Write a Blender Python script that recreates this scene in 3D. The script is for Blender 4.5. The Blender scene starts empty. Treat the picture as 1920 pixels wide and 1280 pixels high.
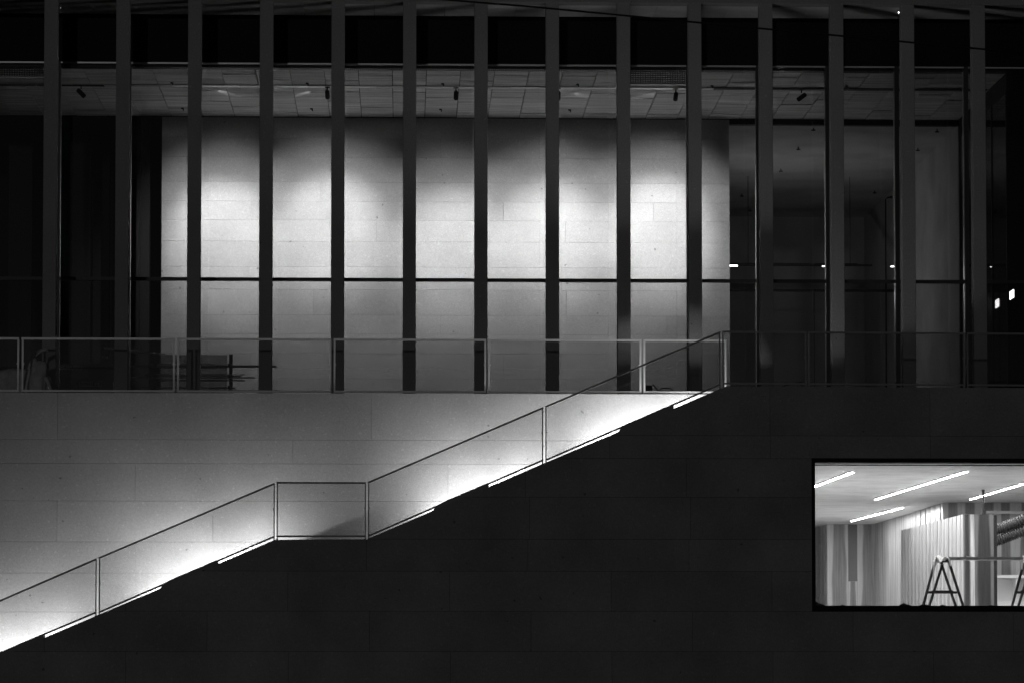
import bpy, math, random
from mathutils import Vector, Matrix
random.seed(7)
R = math.radians

# ------------------------------------------------------------------ camera
F = 6300.0                     # focal length in pixels of the 1920 px wide photograph
CAM = Vector((0.0, -63.0, 0.0))
YAW, PITCH = R(1.862), R(2.84)
SHIFT = 0.155
scene = bpy.context.scene
cam_data = bpy.data.cameras.new('camera')
cam_data.sensor_width = 36.0
cam_data.lens = F / 1920.0 * 36.0
cam_data.shift_y = SHIFT
cam_data.clip_start = 0.5
cam_data.clip_end = 2000.0
cam = bpy.data.objects.new('camera', cam_data)
cam.location = CAM
cam.rotation_euler = (R(90) + PITCH, 0.0, -YAW)
scene.collection.objects.link(cam)
scene.camera = cam

# ------------------------------------------------------------------ night sky, distant street light, exposure
world = bpy.data.worlds.new('World')
scene.world = world
world.use_nodes = True
wn, wl = world.node_tree.nodes, world.node_tree.links
wn.clear()
sky = wn.new('ShaderNodeTexSky'); sky.sky_type = 'NISHITA'; sky.sun_disc = False
sky.sun_elevation = R(3.0); sky.sun_rotation = R(186)
bw = wn.new('ShaderNodeRGBToBW')
bg = wn.new('ShaderNodeBackground'); bg.inputs['Strength'].default_value = 0.0015
wo = wn.new('ShaderNodeOutputWorld')
wl.new(sky.outputs[0], bw.inputs[0]); wl.new(bw.outputs[0], bg.inputs[0]); wl.new(bg.outputs[0], wo.inputs[0])

sun_data = bpy.data.lights.new('sun', 'SUN')
sun_data.energy = 0.085
sun_data.angle = R(0.8)
sun = bpy.data.objects.new('sun', sun_data)
sun.rotation_euler = Vector((0.16, 1.0, -0.045)).to_track_quat('-Z', 'Y').to_euler()
scene.collection.objects.link(sun)

scene.view_settings.view_transform = 'Standard'
scene.view_settings.look = 'None'
scene.view_settings.exposure = 0.0
scene.view_settings.gamma = 1.0
scene.cycles.max_bounces = 10
scene.cycles.diffuse_bounces = 5
scene.cycles.glossy_bounces = 4
scene.cycles.transparent_max_bounces = 24
scene.cycles.sample_clamp_indirect = 6.0
scene.cycles.caustics_reflective = False
scene.cycles.caustics_refractive = False

# energies of the lit lamps
SPOT_W = 1150.0
STAIR_L = 400.0
LOWER_L = 215.0

# ------------------------------------------------------------------ measuring: a photo pixel on the plane y = Y
_f = Vector((math.sin(YAW)*math.cos(PITCH), math.cos(YAW)*math.cos(PITCH), math.sin(PITCH)))
_r = Vector((math.cos(YAW), -math.sin(YAW), 0.0))
_u = _r.cross(_f)
def ray(px, py):
    return _f + _r*((px-960.0)/F) + _u*((640.0-py)/F + SHIFT*1920.0/F)
def at(px, py, Y):
    d = ray(px, py)
    return CAM + d*((Y-CAM.y)/d.y)
def on_z(px, py, Z):
    d = ray(px, py)
    return CAM + d*((Z-CAM.z)/d.z)

# ------------------------------------------------------------------ materials
def new_mat(name):
    m = bpy.data.materials.new(name); m.use_nodes = True
    nt = m.node_tree
    return m, nt, nt.nodes['Principled BSDF']
def g(v): return (v, v, v, 1.0)

def plain(name, v, rough=0.5, metal=0.0, spec=0.5, vary=0.0, nscale=20.0, bump=0.0):
    m, nt, b = new_mat(name)
    b.inputs['Base Color'].default_value = g(v)
    b.inputs['Roughness'].default_value = rough
    b.inputs['Metallic'].default_value = metal
    b.inputs['Specular IOR Level'].default_value = spec
    if vary or bump:
        tc = nt.nodes.new('ShaderNodeNewGeometry')
        n = nt.nodes.new('ShaderNodeTexNoise'); n.inputs['Scale'].default_value = nscale; n.inputs['Detail'].default_value = 5
        nt.links.new(tc.outputs['Position'], n.inputs['Vector'])
        if vary:
            mr = nt.nodes.new('ShaderNodeMapRange')
            mr.inputs['From Min'].default_value = 0.3; mr.inputs['From Max'].default_value = 0.7
            mr.inputs['To Min'].default_value = v*(1-vary); mr.inputs['To Max'].default_value = v*(1+vary)
            nt.links.new(n.outputs['Fac'], mr.inputs['Value']); nt.links.new(mr.outputs[0], b.inputs['Base Color'])
        if bump:
            bp = nt.nodes.new('ShaderNodeBump'); bp.inputs['Strength'].default_value = bump; bp.inputs['Distance'].default_value = 0.01
            nt.links.new(n.outputs['Fac'], bp.inputs['Height']); nt.links.new(bp.outputs[0], b.inputs['Normal'])
    return m

def stone(name, v, per=0.05, speck=0.5, bump=0.35, cl=0.08):
    """cast stone: large clouding, fine grain, pale chips and pores, a little tone from block to block"""
    m, nt, b = new_mat(name); N, L = nt.nodes, nt.links
    b.inputs['Roughness'].default_value = 0.85
    b.inputs['Specular IOR Level'].default_value = 0.25
    geo = N.new('ShaderNodeNewGeometry'); oi = N.new('ShaderNodeObjectInfo')
    def noise(s, d, r=0.5):
        n = N.new('ShaderNodeTexNoise'); n.inputs['Scale'].default_value = s; n.inputs['Detail'].default_value = d; n.inputs['Roughness'].default_value = r
        L.new(geo.outputs['Position'], n.inputs['Vector']); return n.outputs['Fac']
    def rng(x, a, c, lo, hi):
        k = N.new('ShaderNodeMapRange'); k.inputs['From Min'].default_value = a; k.inputs['From Max'].default_value = c
        k.inputs['To Min'].default_value = lo; k.inputs['To Max'].default_value = hi
        L.new(x, k.inputs['Value']); return k.outputs[0]
    def mth(op, x, y):
        k = N.new('ShaderNodeMath'); k.operation = op
        for i, q in enumerate((x, y)):
            if isinstance(q, float): k.inputs[i].default_value = q
            else: L.new(q, k.inputs[i])
        return k.outputs[0]
    cloud = rng(noise(0.9, 4), 0.3, 0.7, 1-cl, 1+cl)
    fine = rng(noise(34.0, 3, 0.7), 0.3, 0.7, 0.88, 1.12)
    chip = rng(noise(17.0, 1), 0.68, 0.74, 0.0, speck)
    pore = rng(noise(8.0, 1), 0.235, 0.205, 1.0, 0.55)
    tone = rng(oi.outputs['Random'], 0.0, 1.0, 1-per, 1+per)
    val = mth('MULTIPLY', mth('MULTIPLY', mth('MULTIPLY', cloud, fine), tone), pore)
    val = mth('MULTIPLY', mth('MULTIPLY', mth('ADD', val, 0.0), mth('ADD', chip, 1.0)), v)
    L.new(val, b.inputs['Base Color'])
    h = mth('ADD', noise(45.0, 4, 0.7), mth('MULTIPLY', noise(6.0, 3), 0.7))
    bp = N.new('ShaderNodeBump'); bp.inputs['Strength'].default_value = bump; bp.inputs['Distance'].default_value = 0.012
    L.new(h, bp.inputs['Height']); L.new(bp.outputs[0], b.inputs['Normal'])
    return m

def concrete_panel(name, v):
    """board marked ceiling slabs: streaks along the length, tone from slab to slab"""
    m, nt, b = new_mat(name); N, L = nt.nodes, nt.links
    b.inputs['Roughness'].default_value = 0.7
    geo = N.new('ShaderNodeNewGeometry'); oi = N.new('ShaderNodeObjectInfo')
    mp = N.new('ShaderNodeMapping'); mp.inputs['Scale'].default_value = (0.7, 9.0, 1.0)
    ad = N.new('ShaderNodeVectorMath'); ad.operation = 'ADD'
    cb = N.new('ShaderNodeCombineXYZ')
    mu = N.new('ShaderNodeMath'); mu.operation = 'MULTIPLY'; mu.inputs[1].default_value = 40.0
    L.new(oi.outputs['Random'], mu.inputs[0]); L.new(mu.outputs[0], cb.inputs[2])
    L.new(geo.outputs['Position'], ad.inputs[0]); L.new(cb.outputs[0], ad.inputs[1]); L.new(ad.outputs[0], mp.inputs['Vector'])
    n = N.new('ShaderNodeTexNoise'); n.inputs['Scale'].default_value = 1.0; n.inputs['Detail'].default_value = 6
    L.new(mp.outputs[0], n.inputs['Vector'])
    a = N.new('ShaderNodeMapRange'); a.inputs['From Min'].default_value = 0.32; a.inputs['From Max'].default_value = 0.65
    a.inputs['To Min'].default_value = v*0.62; a.inputs['To Max'].default_value = v*1.15
    L.new(n.outputs['Fac'], a.inputs['Value'])
    t = N.new('ShaderNodeMapRange'); t.inputs['To Min'].default_value = 0.82; t.inputs['To Max'].default_value = 1.12
    L.new(oi.outputs['Random'], t.inputs['Value'])
    k = N.new('ShaderNodeMath'); k.operation = 'MULTIPLY'
    L.new(a.outputs[0], k.inputs[0]); L.new(t.outputs[0], k.inputs[1]); L.new(k.outputs[0], b.inputs['Base Color'])
    return m

def veneer(name, dark, light, period=0.55, dist=2.2, lo=0.35, hi=0.62, gloss=0.35):
    """wood veneer: tall cathedral figure with fine upright grain"""
    m, nt, b = new_mat(name); N, L = nt.nodes, nt.links
    b.inputs['Roughness'].default_value = gloss
    b.inputs['Specular IOR Level'].default_value = 0.3
    geo = N.new('ShaderNodeNewGeometry'); oi = N.new('ShaderNodeObjectInfo')
    sp = N.new('ShaderNodeSeparateXYZ'); L.new(geo.outputs['Position'], sp.inputs[0])
    s = N.new('ShaderNodeMath'); s.operation = 'ADD'; L.new(sp.outputs[0], s.inputs[0]); L.new(sp.outputs[1], s.inputs[1])
    rr = N.new('ShaderNodeMath'); rr.operation = 'MULTIPLY'; rr.inputs[1].default_value = 13.0; L.new(oi.outputs['Random'], rr.inputs[0])
    cb = N.new('ShaderNodeCombineXYZ'); L.new(s.outputs[0], cb.inputs[0]); L.new(rr.outputs[0], cb.inputs[1]); L.new(sp.outputs[2], cb.inputs[2])
    mp = N.new('ShaderNodeMapping'); mp.inputs['Scale'].default_value = (1.0/period, 1.0, 0.22); L.new(cb.outputs[0], mp.inputs['Vector'])
    n1 = N.new('ShaderNodeTexNoise'); n1.inputs['Scale'].default_value = dist; n1.inputs['Detail'].default_value = 2; n1.inputs['Distortion'].default_value = 0.35
    L.new(mp.outputs[0], n1.inputs['Vector'])
    mp2 = N.new('ShaderNodeMapping'); mp2.inputs['Scale'].default_value = (60.0, 1.0, 1.3); L.new(cb.outputs[0], mp2.inputs['Vector'])
    n2 = N.new('ShaderNodeTexNoise'); n2.inputs['Scale'].default_value = 1.0; n2.inputs['Detail'].default_value = 4; L.new(mp2.outputs[0], n2.inputs['Vector'])
    a = N.new('ShaderNodeMapRange'); a.interpolation_type = 'SMOOTHSTEP'
    a.inputs['From Min'].default_value = lo; a.inputs['From Max'].default_value = hi
    a.inputs['To Min'].default_value = dark; a.inputs['To Max'].default_value = light
    L.new(n1.outputs['Fac'], a.inputs['Value'])
    c = N.new('ShaderNodeMapRange'); c.inputs['From Min'].default_value = 0.3; c.inputs['From Max'].default_value = 0.7
    c.inputs['To Min'].default_value = 0.72; c.inputs['To Max'].default_value = 1.18
    L.new(n2.outputs['Fac'], c.inputs['Value'])
    k = N.new('ShaderNodeMath'); k.operation = 'MULTIPLY'; L.new(a.outputs[0], k.inputs[0]); L.new(c.outputs[0], k.inputs[1])
    L.new(k.outputs[0], b.inputs['Base Color'])
    return m

def figured(name, dark, light, w0=0.24, w1=0.14):
    """one plain-sawn leaf of veneer: dark heart with pale edges, fine upright grain"""
    m, nt, b = new_mat(name); N, L = nt.nodes, nt.links
    b.inputs['Roughness'].default_value = 0.38
    b.inputs['Specular IOR Level'].default_value = 0.3
    tc = N.new('ShaderNodeTexCoord'); geo = N.new('ShaderNodeNewGeometry'); oi = N.new('ShaderNodeObjectInfo')
    sp = N.new('ShaderNodeSeparateXYZ'); L.new(tc.outputs['Generated'], sp.inputs[0])
    def mth(op, x, y):
        k = N.new('ShaderNodeMath'); k.operation = op
        for i, q in enumerate((x, y)):
            if isinstance(q, float): k.inputs[i].default_value = q
            else: L.new(q, k.inputs[i])
        return k.outputs[0]
    def rng(x, a, c, lo, hi, ease=False):
        k = N.new('ShaderNodeMapRange'); k.inputs['From Min'].default_value = a; k.inputs['From Max'].default_value = c
        k.inputs['To Min'].default_value = lo; k.inputs['To Max'].default_value = hi
        if ease: k.interpolation_type = 'SMOOTHSTEP'
        L.new(x, k.inputs['Value']); return k.outputs[0]
    mp = N.new('ShaderNodeMapping'); mp.inputs['Scale'].default_value = (1.0, 1.0, 0.35); L.new(geo.outputs['Position'], mp.inputs['Vector'])
    n1 = N.new('ShaderNodeTexNoise'); n1.inputs['Scale'].default_value = 1.6; n1.inputs['Detail'].default_value = 1; L.new(mp.outputs[0], n1.inputs['Vector'])
    wide = mth('ADD', rng(sp.outputs[2], 0.0, 0.9, w0+w1, w0), mth('MULTIPLY', mth('SUBTRACT', n1.outputs['Fac'], 0.5), 0.35))
    cen = mth('ADD', 0.40, mth('MULTIPLY', oi.outputs['Random'], 0.2))
    d = mth('SUBTRACT', mth('ABSOLUTE', mth('SUBTRACT', sp.outputs[0], cen), 0.0), wide)
    edge = rng(d, -0.06, 0.07, 0.0, 1.0, True)
    mp2 = N.new('ShaderNodeMapping'); mp2.inputs['Scale'].default_value = (26.0, 3.0, 1.1); L.new(geo.outputs['Position'], mp2.inputs['Vector'])
    n2 = N.new('ShaderNodeTexNoise'); n2.inputs['Scale'].default_value = 1.0; n2.inputs['Detail'].default_value = 5; L.new(mp2.outputs[0], n2.inputs['Vector'])
    base = rng(edge, 0.0, 1.0, dark, light)
    gr = rng(n2.outputs['Fac'], 0.3, 0.7, 0.72, 1.22)
    amt = mth('ADD', mth('MULTIPLY', gr, mth('SUBTRACT', 1.0, mth('MULTIPLY', edge, 0.6))), mth('MULTIPLY', edge, 0.6))
    L.new(mth('MULTIPLY', base, amt), b.inputs['Base Color'])
    return m

def glass(name, tint=0.9, ior=1.5, boost=1.0):
    """thin pane: lets light straight through, mirrors by Fresnel"""
    m, nt, b = new_mat(name); N, L = nt.nodes, nt.links
    N.remove(b)
    tr = N.new('ShaderNodeBsdfTransparent'); tr.inputs[0].default_value = g(tint)
    gl = N.new('ShaderNodeBsdfGlossy'); gl.inputs['Roughness'].default_value = 0.0; gl.inputs[0].default_value = g(0.95)
    fr = N.new('ShaderNodeFresnel'); fr.inputs[0].default_value = ior
    k = N.new('ShaderNodeMath'); k.operation = 'MULTIPLY'; k.inputs[1].default_value = boost; k.use_clamp = True
    mx = N.new('ShaderNodeMixShader')
    L.new(fr.outputs[0], k.inputs[0]); L.new(k.outputs[0], mx.inputs[0]); L.new(tr.outputs[0], mx.inputs[1]); L.new(gl.outputs[0], mx.inputs[2])
    L.new(mx.outputs[0], N['Material Output'].inputs[0])
    return m

def glow(name, s):
    m, nt, b = new_mat(name)
    b.inputs['Base Color'].default_value = g(0.8)
    b.inputs['Emission Color'].default_value = g(1.0)
    b.inputs['Emission Strength'].default_value = s
    return m

M = {}
M['stone_front'] = stone('front wall stone', 0.30, per=0.07, speck=0.16, cl=0.16)
M['stone_back'] = stone('stair wall stone', 0.42, per=0.03, speck=0.18)
M['stone_hall'] = stone('hall wall stone', 0.52, per=0.05, speck=0.12, bump=0.2, cl=0.1)
M['stone_column'] = stone('column stone', 0.34, per=0.05, speck=0.3)
M['core'] = plain('wall core', 0.16, 0.9)
M['joint'] = plain('joint mortar', 0.16, 0.9)
M['soffit'] = plain('soffit plaster', 0.7, 0.8, vary=0.12, nscale=2.5)
M['black'] = plain('black spandrel panel', 0.012, 0.55, spec=0.1)
M['frame'] = plain('dark bronze frame', 0.03, 0.45, spec=0.3)
M['fin'] = plain('anodised metal fin', 0.38, 0.38, metal=0.7)
M['rail'] = plain('railing metal', 0.22, 0.5, metal=0.25, vary=0.1, nscale=6)
M['rail_lit_tone'] = plain('lit tone railing metal', 0.50, 0.45, metal=0.25, vary=0.08, nscale=6)  # same metal as the stair railing, light falling on it painted in as paler colour
M['ceil'] = concrete_panel('ceiling slab concrete', 0.55)
M['ceil_back'] = plain('ceiling void', 0.03, 0.9)
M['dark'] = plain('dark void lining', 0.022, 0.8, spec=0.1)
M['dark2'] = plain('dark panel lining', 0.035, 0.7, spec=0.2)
M['floor'] = plain('hall floor', 0.4, 0.5, vary=0.15, nscale=2)
M['far'] = plain('far room plaster', 0.36, 0.8, vary=0.2, nscale=0.9, bump=0.1)
M['fixture'] = plain('black fixture paint', 0.015, 0.75, spec=0.1)
M['track'] = plain('pale track metal', 0.75, 0.22, metal=0.9)
M['track_dull'] = plain('dull track metal', 0.35, 0.45, metal=0.7)
M['glass'] = glass('facade glass', 0.86, 1.5, 1.25)
M['glass_low'] = glass('laminated low pane', 0.72, 1.5, 1.25)
M['glass_rail'] = glass('railing glass', 0.88, 1.5, 1.4)
M['glass_dark'] = glass('smoked glass', 0.72, 1.5, 0.3)
M['led'] = glow('stair light diffuser', STAIR_L)
M['led_end_added'] = glow('added end glow', STAIR_L*4.6)
M['led_wall_added'] = glow('added wall glow', 75.0)
M['tube'] = glow('ceiling light diffuser', LOWER_L)
M['lens'] = glow('spot lens', 6.0)
M['lit_sign'] = glow('lit panel', 6.0)
M['lit_small'] = glow('small lamp', 7.0)
M['glint'] = glow('dim lamp', 0.3)
M['cable'] = plain('cable rubber', 0.01, 0.6)
M['steel'] = plain('dull steel', 0.7, 0.5, metal=0.1)
M['timber'] = plain('sawn timber', 0.8, 0.8, vary=0.3, nscale=8)
M['timber_dark'] = plain('weathered timber', 0.26, 0.8, vary=0.3, nscale=8)
M['bag'] = plain('woven plastic sack', 0.8, 0.6, vary=0.2, nscale=9, bump=0.5)
M['film'] = glass('plastic film', 0.55, 1.3, 0.6)
M['crate'] = plain('dark crate paint', 0.03, 0.5)
M['plate'] = plain('name plate', 0.75, 0.5)
M['ink'] = plain('printed ink', 0.02, 0.6)
M['veneer'] = veneer('plank veneer', 0.10, 0.46)
M['veneer_mid'] = veneer('upright veneer', 0.22, 0.46, period=0.3)
M['veneer_pale'] = veneer('pale veneer', 0.36, 0.48, period=0.25, gloss=0.3)
M['veneer_dark'] = veneer('dark veneer', 0.05, 0.22, period=0.4)
M['lower_floor'] = plain('lower room floor', 0.45, 0.6, vary=0.1, nscale=2)
M['figured'] = figured('figured leaf veneer', 0.22, 0.52)
M['figured_dark'] = figured('dark figured leaf veneer', 0.035, 0.13)
M['veneer_grey'] = veneer('grey upright veneer', 0.27, 0.37, period=0.25, gloss=0.3)
M['slab'] = plain('lower ceiling concrete', 0.62, 0.5, vary=0.14, nscale=1.3)
M['grey_panel'] = plain('grey painted panel', 0.14, 0.5)
M['white'] = plain('white laminate', 0.75, 0.4)
M['duct'] = plain('ribbed duct', 0.022, 0.6)
M['trestle'] = plain('dark trestle steel', 0.025, 0.5)
M['cloth'] = plain('white rag', 0.7, 0.9, vary=0.1, nscale=30)
M['debris'] = plain('dark debris', 0.03, 0.9)
M['tread'] = stone('tread stone', 0.40)
M['water'] = plain('canal water', 0.01, 0.1)
M['ground'] = plain('quay paving', 0.07, 0.9, vary=0.3, nscale=1.5)

# ------------------------------------------------------------------ builders
COL = scene.collection
class MB:
    def __init__(s): s.v = []; s.f = []; s.smooth = []
    def add(s, vs, fs, smooth=False):
        o = len(s.v); s.v += [tuple(p) for p in vs]
        for f in fs: s.f.append([o+i for i in f]); s.smooth.append(smooth)
        return s
    def box(s, x0, x1, y0, y1, z0, z1):
        vs = [(x0,y0,z0),(x1,y0,z0),(x1,y1,z0),(x0,y1,z0),(x0,y0,z1),(x1,y0,z1),(x1,y1,z1),(x0,y1,z1)]
        return s.add(vs, [(0,3,2,1),(4,5,6,7),(0,1,5,4),(1,2,6,5),(2,3,7,6),(3,0,4,7)])
    def prism(s, poly, y0, y1):
        """polygon [(x,z)] counter-clockwise seen from -y, extruded from y0 (front) to y1"""
        n = len(poly)
        vs = [(x, y0, z) for x, z in poly] + [(x, y1, z) for x, z in poly]
        fs = [tuple(range(n)), tuple(range(2*n-1, n-1, -1))]
        for i in range(n):
            j = (i+1) % n
            fs.append((i, n+i, n+j, j))
        return s.add(vs, fs)
    def bar(s, a, b, w, d, up=None):
        """beam from a to b, w across and d deep"""
        a, b = Vector(a), Vector(b); t = (b-a).normalized()
        yv = Vector((0,1,0)) if up is None else Vector(up)
        n = t.cross(yv)
        if n.length < 1e-4: n = t.cross(Vector((1,0,0)))
        n.normalize(); q = n.cross(t).normalized()
        vs = []
        for p in (a, b):
            for i, j in ((-1,-1),(1,-1),(1,1),(-1,1)): vs.append(p + n*(w/2*i) + q*(d/2*j))
        return s.add(vs, [(0,1,2,3),(7,6,5,4),(0,4,5,1),(1,5,6,2),(2,6,7,3),(3,7,4,0)])
    def tube(s, pts, rad, n=8, cap=True):
        pts = [Vector(p) for p in pts]; rads = rad if isinstance(rad, (list, tuple)) else [rad]*len(pts)
        vs = []; fs = []
        for i, p in enumerate(pts):
            t = (pts[min(i+1, len(pts)-1)] - pts[max(i-1, 0)]).normalized()
            ref = Vector((0,0,1)) if abs(t.z) < 0.9 else Vector((1,0,0))
            a = t.cross(ref).normalized(); b = t.cross(a).normalized()
            for k in range(n):
                q = 2*math.pi*k/n
                vs.append(p + (a*math.cos(q) + b*math.sin(q))*rads[i])
        for i in range(len(pts)-1):
            for k in range(n):
                fs.append((i*n+k, i*n+(k+1)%n, (i+1)*n+(k+1)%n, (i+1)*n+k))
        s.add(vs, fs, True)
        if cap:
            o = len(s.v) - len(vs)
            s.f.append([o+k for k in range(n)][::-1]); s.smooth.append(False)
            s.f.append([o+(len(pts)-1)*n+k for k in range(n)]); s.smooth.append(False)
        return s
    def build(s, name, mat, parent=None, origin=None):
        o = Vector(origin) if origin is not None else Vector((0,0,0))
        me = bpy.data.meshes.new(name)
        me.from_pydata([tuple(Vector(p)-o) for p in s.v], [], s.f); me.update()
        if any(s.smooth): me.polygons.foreach_set('use_smooth', s.smooth)
        me.materials.append(M[mat] if isinstance(mat, str) else mat)
        ob = bpy.data.objects.new(name, me); COL.objects.link(ob)
        if parent is not None:
            ob.parent = parent
            ob.location = o - parent_world(parent)
        else: ob.location = o
        return ob
def parent_world(p):
    v = Vector((0,0,0))
    while p is not None: v += p.location; p = p.parent
    return v
def tag(o, label, cat, group=None):
    o['label'] = label; o['category'] = cat
    if group: o['group'] = group
    return o
def thing(name, label, cat, loc=(0,0,0), group=None):
    o = bpy.data.objects.new(name, None); o.location = loc; o.empty_display_size = 0.2
    COL.objects.link(o); return tag(o, label, cat, group)
def struct(o): o['kind'] = 'structure'; return o

# ------------------------------------------------------------------ polygon helpers for coursed masonry (x, z)
def clip(poly, a, b, c):
    """keep a*x + b*z <= c"""
    out = []
    for i in range(len(poly)):
        p, q = poly[i], poly[(i+1) % len(poly)]
        dp, dq = a*p[0]+b*p[1]-c, a*q[0]+b*q[1]-c
        if dp <= 0: out.append(p)
        if (dp < 0 < dq) or (dq < 0 < dp):
            t = dp/(dp-dq); out.append((p[0]+(q[0]-p[0])*t, p[1]+(q[1]-p[1])*t))
    return out
def area(poly): return 0.5*sum(poly[i][0]*poly[(i+1)%len(poly)][1]-poly[(i+1)%len(poly)][0]*poly[i][1] for i in range(len(poly)))
def blocks(parent, mat, rects, y0, y1, gap, holes=(), under=None, jitter=0.002):
    """one stone block per rectangle; UNDER: polyline [(x,z)] the blocks stay below; HOLES: rectangles left open"""
    for (xa, xb, za, zb) in rects:
        pieces = [(xa+gap/2, xb-gap/2, za+gap/2, zb-gap/2)]
        for (hx0, hx1, hz0, hz1) in holes:
            nxt = []
            for (a, b, c, d) in pieces:
                if b <= hx0 or a >= hx1 or d <= hz0 or c >= hz1: nxt.append((a, b, c, d)); continue
                if a < hx0: nxt.append((a, hx0, c, d))
                if b > hx1: nxt.append((hx1, b, c, d))
                l, r = max(a, hx0), min(b, hx1)
                if c < hz0: nxt.append((l, r, c, hz0))
                if d > hz1: nxt.append((l, r, hz1, d))
            pieces = nxt
        for (a, b, c, d) in pieces:
            polys = [[(a, c), (b, c), (b, d), (a, d)]]
            if under:
                polys = []
                for (p, q) in zip(under[:-1], under[1:]):
                    l, r = max(a, p[0]), min(b, q[0])
                    if r - l < 1e-4: continue
                    sl = (q[1]-p[1])/(q[0]-p[0])
                    pl = clip([(l, c), (r, c), (r, d), (l, d)], -sl, 1.0, p[1]-sl*p[0])
                    if len(pl) > 2 and area(pl) > 2e-3: polys.append(pl)
            if not polys: continue
            mb = MB(); dy = random.uniform(-jitter, jitter)
            for pl in polys: mb.prism(pl, y0+dy, y1)
            mb.build('stone_block', mat, parent, (a, y0, c))

# ------------------------------------------------------------------ key planes and levels
Y_FRONT, Y_RAILF, Y_BACK, Y_RAILB = -3.6, -3.45, -1.6, -1.5
Y_COL, Y_GLASS, Y_TRACK, Y_HALL, Y_FAR = 0.0, 1.5, 3.6, 7.4, 22.0
Z_T = at(800, 737, Y_BACK).z                       # terrace level
Z_SOF = at(768, 3.6, Y_COL).z                      # soffit
Z_CEIL = at(800, 128, Y_GLASS).z                   # hall ceiling
X_L, X_R = at(-90, 700, Y_FRONT).x, at(2030, 700, Y_FRONT).x
X_STAIR = at(1362, 723, Y_FRONT).x                 # where the stair meets the terrace

# ground far below the frame
struct(MB().box(-300, 300, -400, -22, -2.0, -1.7).build('ground', 'ground'))
struct(MB().box(-300, 300, -22, -3.2, -5.2, -5.0).build('canal_water', 'water'))

# ------------------------------------------------------------------ front wall of the stair, coursed stone, clipped along the flight
low = [(-120, 1281.5), (0, 1230), (183, 1152.3), (515, 1011.0), (688, 1009.5), (1020, 867.5), (1352, 727.5), (1362, 723.5), (2040, 727.5)]
lowW = [(at(x, y, Y_FRONT).x, at(x, y, Y_FRONT).z) for x, y in low]
def top_z(X):
    for p, q in zip(lowW[:-1], lowW[1:]):
        if p[0] <= X <= q[0]: return p[1] + (q[1]-p[1])*(X-p[0])/(q[0]-p[0])
    return lowW[0][1] if X < lowW[0][0] else lowW[-1][1]
flank = thing('stair_flank_wall', 'dark stone flank wall rising with the stair, lit window set in its end', 'wall', (0, Y_FRONT, -5))
win_a, win_b = at(1521.5, 858, Y_FRONT), at(2060, 1146, Y_FRONT)
HOLE = (win_a.x, win_b.x, win_b.z, win_a.z)
zc = [Z_T+0.3] + [at(960, y, Y_FRONT).z for y in (815, 858, 931, 1010, 1070, 1145, 1220.5, 1293)]
zc += [zc[-1]-0.6*k-0.6 for k in range(5)]
starts = [1745, 1445, 1588, 1295, 687, 540, 389, 237, 700, 560, 420, 280, 300]
W = 3.03*0.943
rects = []
for i, (zt, zb) in enumerate(zip(zc[:-1], zc[1:])):
    x0 = at(starts[i % len(starts)], 1000, Y_FRONT).x
    k0 = math.ceil((x0 - lowW[0][0])/W); x = x0 - k0*W
    while x < lowW[-1][0]:
        a, b = max(x, lowW[0][0]), min(x+W, lowW[-1][0])
        if b - a > 0.05: rects.append((a, b, zb, zt))
        x += W
blocks(flank, 'stone_front', rects, Y_FRONT, Y_FRONT+0.12, 0.0045, [HOLE], lowW)
# core behind the blocks, with the window opening
coreW = [(x, z-0.006) for x, z in lowW]
mb = MB()
for p, q in zip(coreW[:-1], coreW[1:]):
    if q[0] <= HOLE[0]+1e-6 or True:
        cuts = [p[0], q[0]]
        for hx in (HOLE[0], HOLE[1]):
            if p[0] < hx < q[0]: cuts.append(hx)
        cuts.sort()
        for l, r in zip(cuts[:-1], cuts[1:]):
            f = lambda X: p[1] + (q[1]-p[1])*(X-p[0])/(q[0]-p[0])
            if l >= HOLE[0]-1e-6 and r <= HOLE[1]+1e-6:
                mb.prism([(l, HOLE[3]), (r, HOLE[3]), (r, f(r)), (l, f(l))], Y_FRONT+0.115, Y_FRONT+0.3)
                mb.prism([(l, -5.2), (r, -5.2), (r, HOLE[2]), (l, HOLE[2])], Y_FRONT+0.115, Y_FRONT+0.3)
            else:
                mb.prism([(l, -5.2), (r, -5.2), (r, f(r)), (l, f(l))], Y_FRONT+0.115, Y_FRONT+0.3)
mb.build('core', 'core', flank)
# raised coping lengths that hide the foot of the railing
for (xa, xb) in ((-110, 84), (297, 409), (808, 917), (1157, 1264)):
    n = max(2, round((xb-xa)/25)); dx = (xb-xa)/n
    mb = MB()
    A, B = at(xa, 900, Y_FRONT).x, at(xb, 900, Y_FRONT).x
    za, zb = top_z(A), top_z(B)
    top = []
    for k in range(n):                               # shallow treads showing over the edge
        x0, x1 = A+(B-A)*k/n, A+(B-A)*(k+1)/n
        h0, h1 = top_z(x0)+0.072, top_z(x1)+0.072
        top += [(x0+0.05*(k == 0), h0 - (0.045 if k == 0 else 0.0)), (x0+0.07*(x1-x0)+0.05*(k == 0), h0+0.018), (x1-0.02, h1)]
    poly = [(A, za+0.001), (B, zb+0.001)] + [(B-0.005, zb+0.06)] + top[::-1]
    mb.prism(poly, Y_FRONT+0.012, Y_FRONT+0.29)
    mb.build('coping', 'stone_front', flank)

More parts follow.
